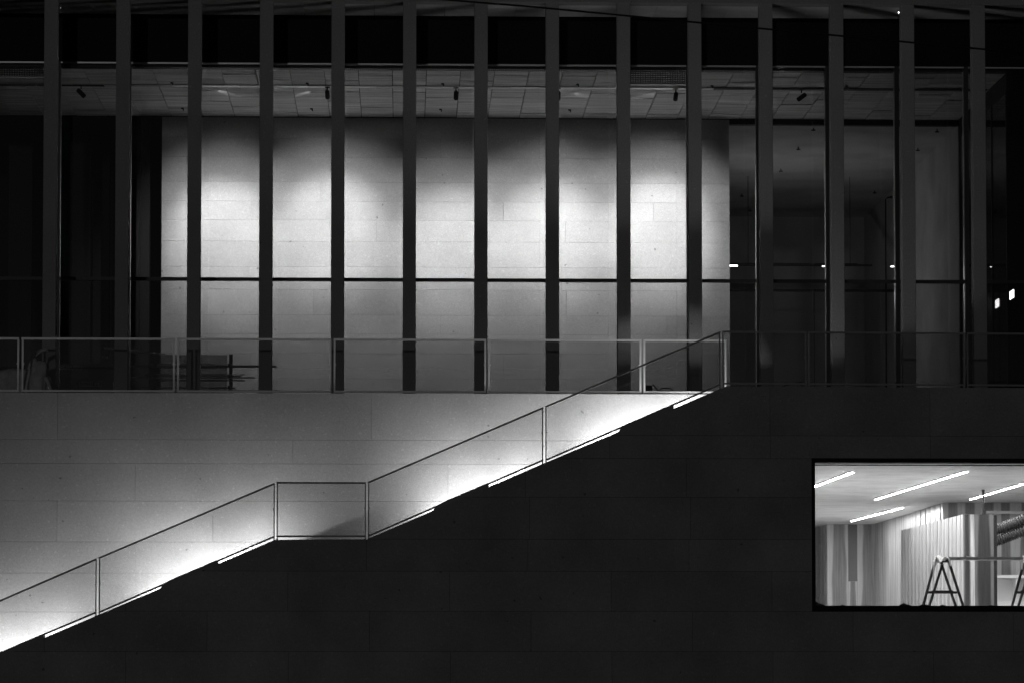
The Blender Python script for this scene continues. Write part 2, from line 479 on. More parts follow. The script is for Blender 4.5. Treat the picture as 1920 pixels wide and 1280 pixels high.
# lower window
win = thing('window', 'wide lit window with black frame in the dark stone wall', 'window', (HOLE[0], Y_FRONT, HOLE[2]))
fx0, fx1, fz0, fz1 = HOLE[0]+0.004, HOLE[1]-0.004, HOLE[2]+0.004, HOLE[3]-0.004
ix0, iz0, iz1 = at(1528.5, 1000, Y_FRONT).x, at(1600, 1134.5, Y_FRONT).z, at(1600, 866.5, Y_FRONT).z
ix1 = fx1-0.07
MB().box(fx0, fx1, Y_FRONT-0.02, Y_FRONT+0.29, iz1, fz1).build('head_frame', 'black', win)
MB().box(fx0, fx1, Y_FRONT-0.02, Y_FRONT+0.29, fz0, iz0).build('bottom_frame', 'black', win)
MB().box(fx0, ix0, Y_FRONT-0.018, Y_FRONT+0.288, iz0, iz1).build('side_frame', 'black', win)
MB().box(ix1, fx1, Y_FRONT-0.018, Y_FRONT+0.288, iz0, iz1).build('side_frame', 'black', win)
MB().box(ix0, ix1, Y_FRONT+0.08, Y_FRONT+0.10, iz0, iz1).build('pane', 'glass', win)
MB().box(ix0, ix1, Y_FRONT+0.30, Y_FRONT+0.36, iz1-0.035, iz1-0.012).build('blind_rail', 'track', win)

# ------------------------------------------------------------------ stair: treads behind the flank wall, landing, bounce the light
stair = thing('staircase', 'stone stair with a landing climbing behind the dark flank wall', 'staircase', (0, -2.4, 0))
def flight(xa, xb):
    A, B = at(xa, 1000, Y_FRONT).x, at(xb, 1000, Y_FRONT).x
    n = max(1, round((B-A)/0.375)); run = (B-A)/n
    for k in range(n):
        x0 = A+k*run; z = top_z(x0+run*0.4)-0.30
        MB().box(x0, x0+run+0.02, Y_FRONT+0.301, Y_BACK-0.001, z-0.35, z).build('step', 'tread', stair)
flight(-110, 515)
A, B = at(515, 1000, Y_FRONT).x, at(690, 1000, Y_FRONT).x
MB().box(A+0.021, B, Y_FRONT+0.301, Y_BACK-0.001, top_z(A+0.2)-0.55, top_z(A+0.2)-0.26).build('landing', 'tread', stair)
flight(690, 1350)

# ------------------------------------------------------------------ lit wall behind the stair
back = thing('stair_back_wall', 'pale stone wall behind the stair, washed by light from below', 'wall', (0, Y_BACK, -5))
zc = [Z_T-0.001] + [at(700, y, Y_BACK).z for y in (824.5, 869, 939, 1015.5, 1073.8, 1146.5, 1220)] + [-0.6, -1.2]
vj = [(-181, 108, 696, 1290), (-40, 549, 1135, 1720), (-330, 254, 840, 1420), (-150, 108, 400, 985, 1570), (-40, 255, 842, 1430), (-180, 400, 986, 1570), (-40, 250, 840, 1430), (-200, 110, 690), (-100, 400, 900)]
xl, xr = lowW[0][0]-0.2, X_STAIR+0.4
rects = []
for i, (zt, zb) in enumerate(zip(zc[:-1], zc[1:])):
    xs = [xl] + [x for x in (at(q, 800, Y_BACK).x for q in vj[i]) if xl+0.3 < x < xr-0.3] + [xr]
    rects += [(a, b, zb, zt) for a, b in zip(xs[:-1], xs[1:])]
blocks(back, 'stone_back', rects, Y_BACK, Y_BACK+0.12, 0.0045, jitter=0.0015)
MB().box(xl, xr, Y_BACK+0.116, Y_BACK+0.35, -1.3, Z_T-0.09).build('core', 'joint', back)

# linear lamps lying in a channel on the treads along the lit wall
led_group = 'linear lamps along the stair'
for (xa, xb, lab) in ((-115, 92, 'linear light strip on the lowest stretch of the stair'), (262, 474, 'linear light strip below the landing, along the lower flight'),
                      (806, 980, 'linear light strip just above the landing, along the upper flight'), (1100, 1296, 'linear light strip on the top stretch of the stair, by the terrace')):
    YL = Y_BACK-0.85
    def pt(px):
        e = None
        for p, q in zip(low[:-1], low[1:]):
            if p[0] <= px <= q[0]: e = p[1] + (q[1]-p[1])*(px-p[0])/(q[0]-p[0])
        return at(px, e+13, YL)
    a, b = pt(xa), pt(xb); d = (b-a).normalized()
    t = thing('light_strip', lab, 'light strip', a, led_group)
    up = Vector((0,1,0)).cross(d); up = up if up.z > 0 else -up
    yv = Vector((0, 1, 0)); lip = 0.20
    ch = MB().bar(a-up*0.006+yv*lip/2, b-up*0.006+yv*lip/2, 0.010, lip+0.02)        # floor of the channel runs out as a lip towards the wall
    ch.bar(a+up*0.012-yv*0.012, b+up*0.012-yv*0.012, 0.05, 0.012)                    # back of the channel
    ch.build('channel', 'fixture', t)
    o1 = up*0.002; o2 = up*0.018 - yv*0.004
    MB().add([a+o1, b+o1, b+o2, a+o2], [(0, 3, 2, 1)]).build('diffuser', 'led', t)
    # second, slimmer glowing strip, added close to the wall to brighten its lit edge
    n0 = yv*0.67
    MB().bar(a+n0-up*0.012, b+n0-up*0.012, 0.010, 0.05).build('added_wall_tray', 'fixture', t)
    MB().add([a+n0+up*0.0, b+n0+up*0.0, b+n0+up*0.02-yv*0.004, a+n0+up*0.02-yv*0.004], [(0, 3, 2, 1)]).build('added_wall_glow', 'led_wall_added', t)
    # glowing end piece and tray, added to throw a light wedge along the slope
    e0, e1 = b+d*0.004+yv*0.16, b+d*0.10
    MB().bar(b+d*0.40-up*0.006+yv*lip/2, b+d*0.004-up*0.006+yv*lip/2, 0.010, lip+0.02).build('added_end_tray', 'fixture', t)
    MB().add([e0+up*0.002, e1+up*0.002, e1+up*0.016, e0+up*0.016], [(0, 1, 2, 3)]).build('added_end_glow', 'led_end_added', t)

# ------------------------------------------------------------------ terrace
terr = MB().box(xl, X_R+4, Y_BACK+0.13, Y_GLASS-0.06, Z_T-0.10, Z_T-0.012)
terr.box(X_STAIR+0.4, X_R+4, Y_FRONT+0.31, Y_BACK+0.13, Z_T-0.10, Z_T-0.014)
struct(terr.build('terrace', 'tread'))

# ------------------------------------------------------------------ colonnade
ci = list(range(1, 15))
meas = {5: 633.4, 6: 767.6, 7: 902.0, 8: 1036.2, 9: 1170.4}
X6 = at(767.6, 400, Y_COL).x; PIT = (at(1170.4, 400, Y_COL).x - at(633.4, 400, Y_COL).x)/4
CW = 0.25
ORD = ['', 'first', 'second', 'third', 'fourth', 'fifth', 'sixth', 'seventh', 'eighth', 'ninth', 'tenth', 'eleventh', 'twelfth', 'thirteenth', 'fourteenth']
def colx(i): return X6 + (i-6)*PIT
for i in ci:
    x = colx(i)
    c = thing('column', 'slender square stone column, %s of the row counted from the dark end' % ORD[i], 'column', (x, CW/2, Z_T), 'columns of the terrace colonnade')
    b = 0.008
    prof = [(-CW/2+b, 0), (CW/2-b, 0), (CW/2, b), (CW/2, CW-b), (CW/2-b, CW), (-CW/2+b, CW), (-CW/2, CW-b), (-CW/2, b)]
    mb = MB(); n = len(prof)
    for (z0, z1) in ((Z_T-0.01, Z_SOF),):
        vs = [(x+p, Y_COL+q, z0) for p, q in prof] + [(x+p, Y_COL+q, z1) for p, q in prof]
        mb.add(vs, [tuple(range(n))[::-1], tuple(range(n, 2*n))] + [(k, (k+1) % n, n+(k+1) % n, n+k) for k in range(n)])
    mb.build('shaft', 'stone_column', c)

# roof: fascia along the column fronts, soffit behind
roof = thing('roof', 'flat roof edge with pale soffit above the columns', 'roof', (0, 0, Z_SOF))
MB().box(X_L-3, X_R+3, Y_COL-0.03, Y_COL+0.28, Z_SOF+0.002, Z_SOF+1.2).build('architrave', 'stone_column', roof)
for i in range(0, 16):
    a, b = colx(i)-PIT/2, colx(i)+PIT/2
    MB().box(a+0.004, b-0.004, Y_COL+0.284, Y_GLASS-0.05, Z_SOF+0.012, Z_SOF+0.1).build('soffit_panel', 'soffit', roof)
MB().box(X_L-3, X_R+3, Y_COL+0.284, Y_FAR, Z_SOF+0.12, Z_SOF+0.6).build('roof_slab', 'dark', roof)

# ------------------------------------------------------------------ curtain wall
cw = thing('curtain_wall', 'tall glazed facade with dark frames behind the columns', 'curtain wall', (0, Y_GLASS, Z_T))
z_sp0 = at(800, 120.5, Y_GLASS).z
z_tr0, z_tr1 = at(800, 528.3, Y_GLASS).z, at(800, 522.0, Y_GLASS).z
for i in range(0, 16):
    x = colx(i)
    MB().box(x-0.042, x+0.042, Y_GLASS-0.05, Y_GLASS+0.05, Z_T-0.1, z_sp0).build('mullion', 'frame', cw)
    MB().box(x-0.036, x+0.036, Y_GLASS+0.052, Y_GLASS+0.20, Z_T-0.1, z_sp0).build('mullion_fin', 'fin', cw)
for i in range(0, 15):
    a, b = colx(i)+0.0425, colx(i+1)-0.0425
    MB().box(a, b, Y_GLASS-0.035, Y_GLASS+0.06, z_tr0, z_tr1).build('transom', 'frame', cw)
    MB().box(a, b, Y_GLASS-0.008, Y_GLASS+0.008, Z_T-0.1, z_tr0-0.001).build('pane', 'glass_low', cw)
    MB().box(a, b, Y_GLASS-0.008, Y_GLASS+0.008, z_tr1+0.001, z_sp0-0.03).build('pane', 'glass', cw)
    MB().box(a-0.04, b+0.04, Y_GLASS-0.045, Y_GLASS+0.3, z_sp0+0.001, Z_SOF+0.011).build('spandrel', 'black', cw)
    MB().box(a, b, Y_GLASS-0.03, Y_GLASS+0.05, z_sp0-0.03, z_sp0-0.001).build('head_rail', 'fin', cw)
# ventilation grille strips under the spandrel, lifting shades in two bays
def shade(i, py, label):
    a, b = colx(i)+0.05, colx(i+1)-0.05
    zt, zb = z_sp0-0.03, at(800, py, Y_GLASS+0.16).z
    t = thing('roller_shade', label, 'roller shade', ((a+b)/2, Y_GLASS+0.16, zb))
    mb = MB(); n = 26
    for k in range(n+1):
        x = a+(b-a)*k/n; mb.box(x-0.006, x+0.006, Y_GLASS+0.158, Y_GLASS+0.162, zb, zt)
    m = int((zt-zb)/0.036)
    for k in range(m+1):
        z = zb+(zt-zb)*k/m; mb.box(a, b, Y_GLASS+0.153, Y_GLASS+0.157, z-0.009, z+0.009)
    o = mb.build('mesh', 'frame', t); o['kind'] = 'stuff'
    MB().box(a, b, Y_GLASS+0.145, Y_GLASS+0.175, zb-0.03, zb-0.010).build('hem_bar', 'fin', t)
shade(9, 154, 'partly lowered mesh shade in the bay of the brightest wall patch')
shade(0, 148, 'partly lowered mesh shade in the darkest end bay')

# ------------------------------------------------------------------ hall behind the glass
XH0, XH1 = at(303, 400, Y_HALL).x, at(1368, 400, Y_HALL).x
X_SIDE = at(1797, 238, Y_HALL).x
struct(MB().box(-14, 18, Y_GLASS+0.06, Y_FAR, Z_T-0.2, Z_T-0.03).build('hall_floor', 'floor'))
hall = thing('hall_wall', 'tall pale stone hall wall washed by five pools of light', 'wall', (XH0, Y_HALL, Z_T))
ys = [224, 260, 296.5, 343, 379, 414, 454, 501.5, 544, 591.5, 627, 663, 710, 757]
zs = [at(840, y, Y_HALL).z for y in ys]; zs[0] = Z_CEIL-0.01
vjs = [(520, 1060), (826, 1062), (350, 900), (600, 1150), (470, 944, 1225), (706, 1060), (700, 1180), (469, 1050), (588, 1062), (826, 1250), (706, 1190), (470, 944, 1200), (588, 1062)]
rects = []
for i, (zt, zb) in enumerate(zip(zs[:-1], zs[1:])):
    xs = [XH0] + [at(q, 400, Y_HALL).x for q in vjs[i]] + [XH1]
    rects += [(a, b, zb, zt) for a, b in zip(xs[:-1], xs[1:])]
blocks(hall, 'stone_hall', rects, Y_HALL, Y_HALL+0.1, 0.0035, jitter=0.001)
MB().box(XH0+0.005, XH1-0.005, Y_HALL+0.097, Y_HALL+0.4, Z_T-0.03, Z_CEIL-0.01).build('core', 'joint', hall)

# ceiling of slabs, laid in staggered rows
ceil = thing('hall_ceiling', 'board marked concrete slab ceiling above the hall', 'ceiling', (0, Y_GLASS, Z_CEIL))
pw = at(735.5+64.6, 135, Y_GLASS).x - at(735.5, 135, Y_GLASS).x
x00 = at(735.5, 135, Y_GLASS).x
k = -14
for k in range(-14, 20):
    a = x00 + k*pw
    if a > X_SIDE - 0.05: break
    b = min(a+pw, X_SIDE)
    off = 0.0 if k % 2 else 0.62
    cuts = [Y_GLASS+0.30] + [Y_GLASS+0.30+off+q for q in (0.55, 1.85, 3.1, 4.4, 5.65) if Y_GLASS+0.30+off+q < Y_HALL-0.3] + [Y_HALL+0.02]
    for c0, c1 in zip(cuts[:-1], cuts[1:]):
        dz = random.uniform(0, 0.012)
        MB().box(a+0.008, b-0.008, c0+0.02, c1-0.02, Z_CEIL+dz, Z_CEIL+0.05).build('ceiling_panel', 'ceil', ceil, (a, c0, Z_CEIL))
MB().box(-16, X_SIDE, Y_GLASS+0.3, Y_HALL+0.2, Z_CEIL+0.052, Z_CEIL+0.1).build('void_board', 'ceil_back', ceil)
# slotted grille strip along the glass
for i in range(0, 15):
    a, b = colx(i)+0.03, colx(i+1)-0.03
    if b > X_SIDE: b = X_SIDE-0.01
    if b <= a: continue
    mb = MB(); n = 34
    for q in range(n):
        x = a+(b-a)*q/n; mb.box(x, x+0.016, Y_GLASS+0.10, Y_GLASS+0.28, Z_CEIL-0.002, Z_CEIL+0.03)
    mb.box(a, b, Y_GLASS+0.085, Y_GLASS+0.098, Z_CEIL-0.002, Z_CEIL+0.03)
    mb.box(a, b, Y_GLASS+0.282, Y_GLASS+0.295, Z_CEIL-0.002, Z_CEIL+0.03)
    o = mb.build('air_grille', 'frame', ceil); o['kind'] = 'stuff'

# left: opening to a dark room; right: deep dim room
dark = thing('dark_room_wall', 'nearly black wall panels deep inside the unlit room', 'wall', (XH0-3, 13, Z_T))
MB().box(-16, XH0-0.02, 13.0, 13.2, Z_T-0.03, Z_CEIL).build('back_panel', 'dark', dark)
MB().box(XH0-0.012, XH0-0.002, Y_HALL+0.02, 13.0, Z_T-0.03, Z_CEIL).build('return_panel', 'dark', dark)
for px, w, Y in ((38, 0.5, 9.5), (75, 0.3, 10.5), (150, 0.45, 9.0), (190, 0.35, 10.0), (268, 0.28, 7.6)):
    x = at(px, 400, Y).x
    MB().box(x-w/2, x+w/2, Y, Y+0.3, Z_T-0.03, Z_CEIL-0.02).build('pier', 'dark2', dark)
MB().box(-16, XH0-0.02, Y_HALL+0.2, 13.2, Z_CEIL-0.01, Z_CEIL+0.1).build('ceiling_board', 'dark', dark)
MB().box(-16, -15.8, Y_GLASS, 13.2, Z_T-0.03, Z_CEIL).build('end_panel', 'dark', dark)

far = thing('far_room_wall', 'dim grey plaster walls of the deep room beside the bright wall', 'wall', (9, Y_FAR, Z_T))
Z_FC = at(1600, 234, Y_HALL).z
MB().box(XH1-0.05, X_SIDE+0.3, Y_FAR, Y_FAR+0.2, Z_T-0.03, Z_FC+0.05).build('end_wall', 'far', far)
MB().box(X_SIDE, X_SIDE+0.2, Y_HALL+0.05, Y_FAR, Z_T-0.03, Z_FC+0.05).build('side_wall', 'far', far)
MB().box(XH1-0.2, XH1-0.006, Y_HALL+0.41, Y_FAR, Z_T-0.03, Z_FC+0.05).build('inner_wall', 'far', far)
# ceiling of the deep room and the trim at its edge
MB().box(XH1, X_SIDE+0.2, Y_HALL+0.24, Y_FAR+0.2, Z_FC, Z_FC+0.12).build('ceiling_board', 'far', far)
MB().box(XH1+0.002, X_SIDE+0.2, Y_HALL+0.03, Y_HALL+0.20, Z_FC-0.01, Z_CEIL+0.04).build('edge_trim', 'dark2', far)
MB().box(at(1786, 600, 9.0).x, at(1793.5, 600, 9.0).x, 9.0, 9.25, Z_T, at(1790, 505, 9.0).z).build('door_edge', 'dark2', far)

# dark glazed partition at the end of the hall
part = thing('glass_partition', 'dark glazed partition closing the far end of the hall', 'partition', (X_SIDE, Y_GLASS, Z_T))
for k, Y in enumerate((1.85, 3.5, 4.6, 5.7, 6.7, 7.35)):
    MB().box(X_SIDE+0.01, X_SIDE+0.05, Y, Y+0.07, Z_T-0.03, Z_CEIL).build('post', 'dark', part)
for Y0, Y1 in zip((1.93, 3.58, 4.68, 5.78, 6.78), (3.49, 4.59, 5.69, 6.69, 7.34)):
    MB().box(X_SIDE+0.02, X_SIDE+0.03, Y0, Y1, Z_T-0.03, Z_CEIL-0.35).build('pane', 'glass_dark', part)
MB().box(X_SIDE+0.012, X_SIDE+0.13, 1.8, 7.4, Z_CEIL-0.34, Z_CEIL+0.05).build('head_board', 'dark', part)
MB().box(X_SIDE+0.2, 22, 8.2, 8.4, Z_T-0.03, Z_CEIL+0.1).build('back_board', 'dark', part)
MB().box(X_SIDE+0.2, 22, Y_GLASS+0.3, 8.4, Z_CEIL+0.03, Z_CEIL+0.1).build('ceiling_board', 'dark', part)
for (px0, px1, y0, y1, lab) in ((1864.5, 1872.5, 562, 577, 'small bright lit panel low in the dark glazed end'), (1893, 1900.5, 545, 560, 'small bright lit panel nearest the edge of the dark glazed end')):
    XW = X_SIDE+0.9
    def onx(px, py):
        d = ray(px, py); return CAM + d*((XW-CAM.x)/d.x)
    a, b = onx(px0, (y0+y1)/2), onx(px1, (y0+y1)/2); z0, z1 = onx((px0+px1)/2, y1).z, onx((px0+px1)/2, y0).z
    t = thing('lit_panel', lab, 'lit panel', (XW, (a.y+b.y)/2, z0), 'lit panels behind the dark end glazing')
    MB().box(XW+0.012, XW+0.05, b.y-0.02, a.y+0.02, z0-0.02, z1+0.02).build('casing', 'dark2', t)
    MB().box(XW, XW+0.01, b.y, a.y, z0, z1).build('screen', 'lit_sign', t)

# ------------------------------------------------------------------ spotlights on a track
zt = Z_CEIL-0.010
trk = thing('light_track', 'pale ceiling track carrying the spotlights across the hall', 'light track', (0, Y_TRACK, zt))
xa = at(-60, 164, Y_TRACK).x; seg = 1.35; kk = 0
while xa < X_SIDE-0.1:
    xb = min(xa+seg, X_SIDE-0.05)
    MB().box(xa+0.006, xb-0.006, Y_TRACK-0.10, Y_TRACK+0.10, zt-0.008, zt+0.006).build('track_length', ('track' if kk % 3 != 2 else 'track_dull') if xb < at(1440, 165, Y_TRACK).x else 'dark2', trk); kk += 1  # right-hand lengths coloured dark to suppress the deep room light's reflection
    xa = xb
def spotlight(px, label, target=None, power=0.0, tilt=(0.0, 0.9), side=0):
    p = at(px, 168, Y_TRACK); p.z = zt-0.009
    t = thing('spotlight', label, 'spotlight', p, 'spotlights on the hall track')
    aim = (Vector(target)-p).normalized() if target is not None else Vector((tilt[0], 0.55, -tilt[1])).normalized()
    c = p + Vector((0, 0, -0.15))
    MB().tube([p, p+Vector((0, 0, -0.07))], 0.012, 8).build('stem', 'fixture', t)
    MB().box(p.x-0.05, p.x+0.05, Y_TRACK-0.02, Y_TRACK+0.02, p.z-0.012, p.z).build('adapter', 'fixture', t)
    a, b = c - aim*0.09, c + aim*0.10
    prof = [(a-aim*0.02, 0.02), (a-aim*0.012, 0.036), (a+aim*0.005, 0.044), (c, 0.046), (b-aim*0.01, 0.046), (b, 0.044)]
    MB().tube([q for q, _ in prof], [r for _, r in prof], 18).build('body', 'fixture', t)
    MB().tube([b+aim*0.0005, b+aim*0.003], 0.034, 18).build('lens', 'lens' if power else 'fixture', t)
    if side: stray(t, p, side, 60.0 if power else 12.0)
    if power:
        for nm, kk, cn, dz in (('bulb', 0.36, 68, -0.05), ('core_bulb', 0.98, 38, 0.0), ('flood_bulb', 0.175, 84, -0.36)):
            ld = bpy.data.lights.new('spot', 'SPOT'); ld.energy = power*kk; ld.spot_size = R(cn); ld.spot_blend = 1.0; ld.shadow_soft_size = 0.03
            lo = bpy.data.objects.new(nm, ld); COL.objects.link(lo)
            lo.parent = t; lo.location = (b+aim*0.02) - p
            lo.rotation_euler = (aim+Vector((0, 0, dz))).to_track_quat('-Z', 'Y').to_euler()
def stray(t, p, side, w):  # added lamp, stands in for the light streaks on the ceiling beside a spotlight
    ld = bpy.data.lights.new('added_stray', 'SPOT'); ld.energy = w; ld.spot_size = R(13); ld.spot_blend = 0.8; ld.shadow_soft_size = 0.006
    lo = bpy.data.objects.new('added_stray_light', ld); COL.objects.link(lo)
    lo.parent = t; lo.location = Vector((side*0.06, 0.03, -0.19))
    lo.rotation_euler = Vector((side*0.5, 1.0, 0.24)).to_track_quat('-Z', 'Y').to_euler()
spots = [(372, 418, 415, 1.0, 'black spotlight mostly hidden behind the third column'),
         (614, 622, 400, 1.0, 'black spotlight hanging beside the fifth column'),
         (855, 846, 430, 0.85, 'black spotlight hanging midway between sixth and seventh columns'),
         (1047, 1036, 410, 1.0, 'black spotlight half hidden by the eighth column'),
         (1267, 1236, 405, 1.12, 'black spotlight beside the tenth column, under the lowered shade')]
for px, tx, ty, k, lab in spots:
    spotlight(px, lab, at(tx, ty+20, Y_HALL), SPOT_W*k, side={372: 1, 614: -1, 855: 1, 1047: 1, 1267: -1}[px])
spotlight(152, 'tilted black spotlight in the dark end of the hall', None, 0.0, (0.75, 0.7), 1)
spotlight(1503, 'tilted black spotlight between eleventh and twelfth columns', None, 0.0, (-0.8, 0.55), -1)

# small ceiling bosses
for px, py, wh in ((322, 156, 'between second and third columns, in front of the track'), (342, 204, 'beside the third column, near the bright wall'), (576, 157, 'between fourth and fifth columns, in front of the track'),
               (584, 205, 'between fourth and fifth columns, near the bright wall'), (830, 158, 'between sixth and seventh columns, in front of the track'), (826, 206, 'between sixth and seventh columns, near the bright wall'),
               (1083, 159, 'between eighth and ninth columns, in front of the track'), (1068, 207, 'between eighth and ninth columns, near the bright wall'), (1335, 162, 'between tenth and eleventh columns'), (1587, 163, 'beside the twelfth column')):
    p = on_z(px, py, Z_CEIL-0.012)
    t = thing('ceiling_sensor', 'dark sensor boss on the ceiling ' + wh, 'sensor', p, 'sensor bosses on the hall ceiling')
    MB().tube([p+Vector((0,0,0.012)), p+Vector((0,0,-0.01))], 0.03, 10).build('base', 'fixture', t)
    MB().tube([p+Vector((0.018,0,-0.012)), p+Vector((0.018,0,-0.045))], 0.012, 8).build('tip', 'fixture', t)

# deep room fittings: sprinklers, dark linear lamps, pole
for px, py, wh in ((1525, 242, 'nearest of three between eleventh and twelfth columns'), (1497, 278, 'second of three between eleventh and twelfth columns'), (1464, 319, 'farthest of three between eleventh and twelfth columns'), (1640, 360, 'between twelfth and thirteenth columns'),
                   (1757, 245, 'nearest of two between thirteenth and fourteenth columns'), (1721, 280, 'beside the thirteenth column'), (1391, 366, 'nearer of two beside the bright wall'), (1406, 394, 'farther of two beside the bright wall')):
    p = on_z(px, py-2, Z_FC)
    if p.y > Y_FAR-0.3: p.y = Y_FAR-0.3
    t = thing('sprinkler', 'small dark sprinkler head, ' + wh, 'sprinkler', p, 'sprinklers of the deep room')
    MB().tube([p, p+Vector((0,0,-0.06))], 0.012, 8).build('pipe', 'fixture', t)
    MB().tube([p+Vector((0,0,-0.045)), p+Vector((0,0,-0.065))], 0.045, 12).build('deflector', 'fixture', t)
YB = 15.0
def hbar(name, label, x0, x1, y, h, cat):
    a, b = at(x0, y, YB), at(x1, y, YB)
    t = thing(name, label, cat, a)
    z = at((x0+x1)/2, y, YB).z; hh = h*(YB+63)/F
    return t, a.x, b.x, z, hh
t, ax, bx, z, hh = hbar('pendant_lamp', 'long dark pendant bar with small lit ends in the deep room', 1362, 1635, 496.5, 5.0, 'lamp')
MB().box(ax, bx-0.35, YB-0.05, YB+0.05, z-hh/2, z+hh/2).build('housing', 'fixture', t)
MB().box(bx-0.348, bx, YB-0.045, YB+0.045, z-hh/2, z+hh*0.2).build('end_piece', 'fixture', t)
for k in (0.15, 0.85):
    x = ax+(bx-ax)*k; MB().tube([(x, YB, z+hh/2), (x, YB, Z_FC)], 0.008, 6).build('hanger', 'fixture', t)
for px0, px1, yy, h in ((1368, 1383, 498.5, 2.6), (1541.5, 1547, 499.5, 2.0), (1670, 1676.5, 500, 2.0)):
    a, b = at(px0, yy, YB-0.2), at(px1, yy, YB-0.2); q = h*(YB+63)/F/2
    tt = thing('lamp', {1368: 'brightest small lamp glowing at the edge of the bright wall', 1541.5: 'small glowing lamp beside the twelfth column', 1670: 'small glowing lamp beside the thirteenth column'}[px0], 'lamp', a, 'small lamps of the deep room')
    MB().box(a.x, b.x, YB-0.21, YB-0.19, a.z-q, a.z+q).build('diffuser', 'lit_small', tt)
    MB().box(a.x-0.01, b.x+0.01, YB-0.188, YB-0.17, a.z-q*1.3, a.z+q*1.3).build('backplate', 'fixture', tt)
t, ax, bx, z, hh = hbar('handrail', 'dark gallery handrail crossing the deep room', 1362, 1690, 545, 4.2, 'handrail')
MB().box(ax, bx, YB-0.03, YB+0.03, z-hh/2, z+hh/2).build('rail', 'fixture', t)
for k in (0.02, 0.5, 0.97):
    x = ax+(bx-ax)*k; MB().tube([(x, YB, z-hh/2), (x, YB, Z_T-0.02)], 0.01, 6).build('baluster', 'fixture', t)
a, b, c = at(1661, 560, YB+0.3), at(1660.5, 374, YB+0.3), at(1669, 370, YB+0.3)
t = thing('standpipe', 'thin dark upright pole with hooked top in the deep room', 'pole', (a.x, a.y, Z_T))
MB().tube([(a.x, a.y, Z_T), b, b+Vector((0.03, 0, 0.03)), c], 0.018, 8).build('pipe', 'fixture', t)
MB().tube([c, c+Vector((0.05, 0, 0))], 0.03, 8).build('cap', 'fixture', t)
# unseen point light, added apart from the lamps to brighten the deep room
ld = bpy.data.lights.new('deep_room_fill', 'POINT'); ld.energy = 62.0; ld.shadow_soft_size = 0.03
lo = bpy.data.objects.new('bulb', ld); COL.objects.link(lo)
pl = bpy.data.objects['pendant_lamp']; lo.parent = pl
lo.location = Vector((at(1430, 496, YB).x, YB-2.6, at(1500, 545, YB-3.0).z)) - pl.location

# ------------------------------------------------------------------ building materials stored in the hall (seen through glass)
def bag(name, label, cx, cy, cz, rx, ry, rz, seed, tilt=0.0):
    rnd = random.Random(seed); n, m = 36, 22; vs = []; fs = []
    ph = [rnd.uniform(0, 6.28) for _ in range(8)]
    for j in range(m+1):
        v = math.pi*j/m
        for i in range(n):
            u = 2*math.pi*i/n
            k = 1 + 0.07*math.sin(3*u+ph[0]+2*v) + 0.05*math.sin(7*u+ph[1]-3*v) + 0.035*math.sin(13*u+ph[2]+5*v) + 0.05*math.sin(5*v+ph[3]+2*u)
            sx = math.copysign(abs(math.cos(u))**0.6, math.cos(u)); sy = math.copysign(abs(math.sin(u))**0.6, math.sin(u))
            sz = math.copysign(abs(math.cos(v))**0.7, math.cos(v)); sr = abs(math.sin(v))**0.55
            x, y, zz = rx*sx*sr*k, ry*sy*sr*k, rz*sz*(0.94+0.12*k*max(0, math.cos(v))**2)
            x += 0.2*rz*max(0, zz/rz)*tilt
            vs.append((cx+x, cy+y, cz+zz))
    for j in range(m):
        for i in range(n): fs.append((j*n+i, (j+1)*n+i, (j+1)*n+(i+1) % n, j*n+(i+1) % n))
    t = thing(name, label, 'sack', (cx, cy, cz-rz))
    MB().add(vs, fs, True).build('sack_body', 'bag', t)
    return t
YS = -0.85
p = at(38, 716, YS)
t = bag('rubble_sack', 'large crumpled pale sack slumped behind the glass near the dark end', p.x, YS+0.15, p.z-0.36, 0.60, 0.40, 0.58, 3)
q0 = at(70, 690, YS); 
mb = MB()
for k, (px, py, rr) in enumerate(((60, 690, 0.05), (66, 674, 0.035), (74, 663, 0.03), (84, 662, 0.02))):
    pass
mb.tube([at(56, 694, YS), at(64, 676, YS), at(70, 661, YS), at(79, 656, YS), at(90, 655, YS)], [0.09, 0.06, 0.04, 0.035, 0.03], 10)
mb.build('neck', 'bag', t)
p = at(72, 705, YS)
bag('rubble_sack', 'smaller peaked sack leaning at the second railing post', p.x, YS-0.18, p.z-0.27, 0.17, 0.2, 0.50, 9, 0.5)
mb = MB(); mb.tube([at(80, 706, YS-0.3), at(88, 712, YS-0.3), at(94, 726, YS-0.3), at(97, 738, YS-0.3)], [0.03, 0.035, 0.03, 0.03], 8)
tag(mb.build('hose', 'bag'), 'pale hose hanging down beside the sacks', 'hose')

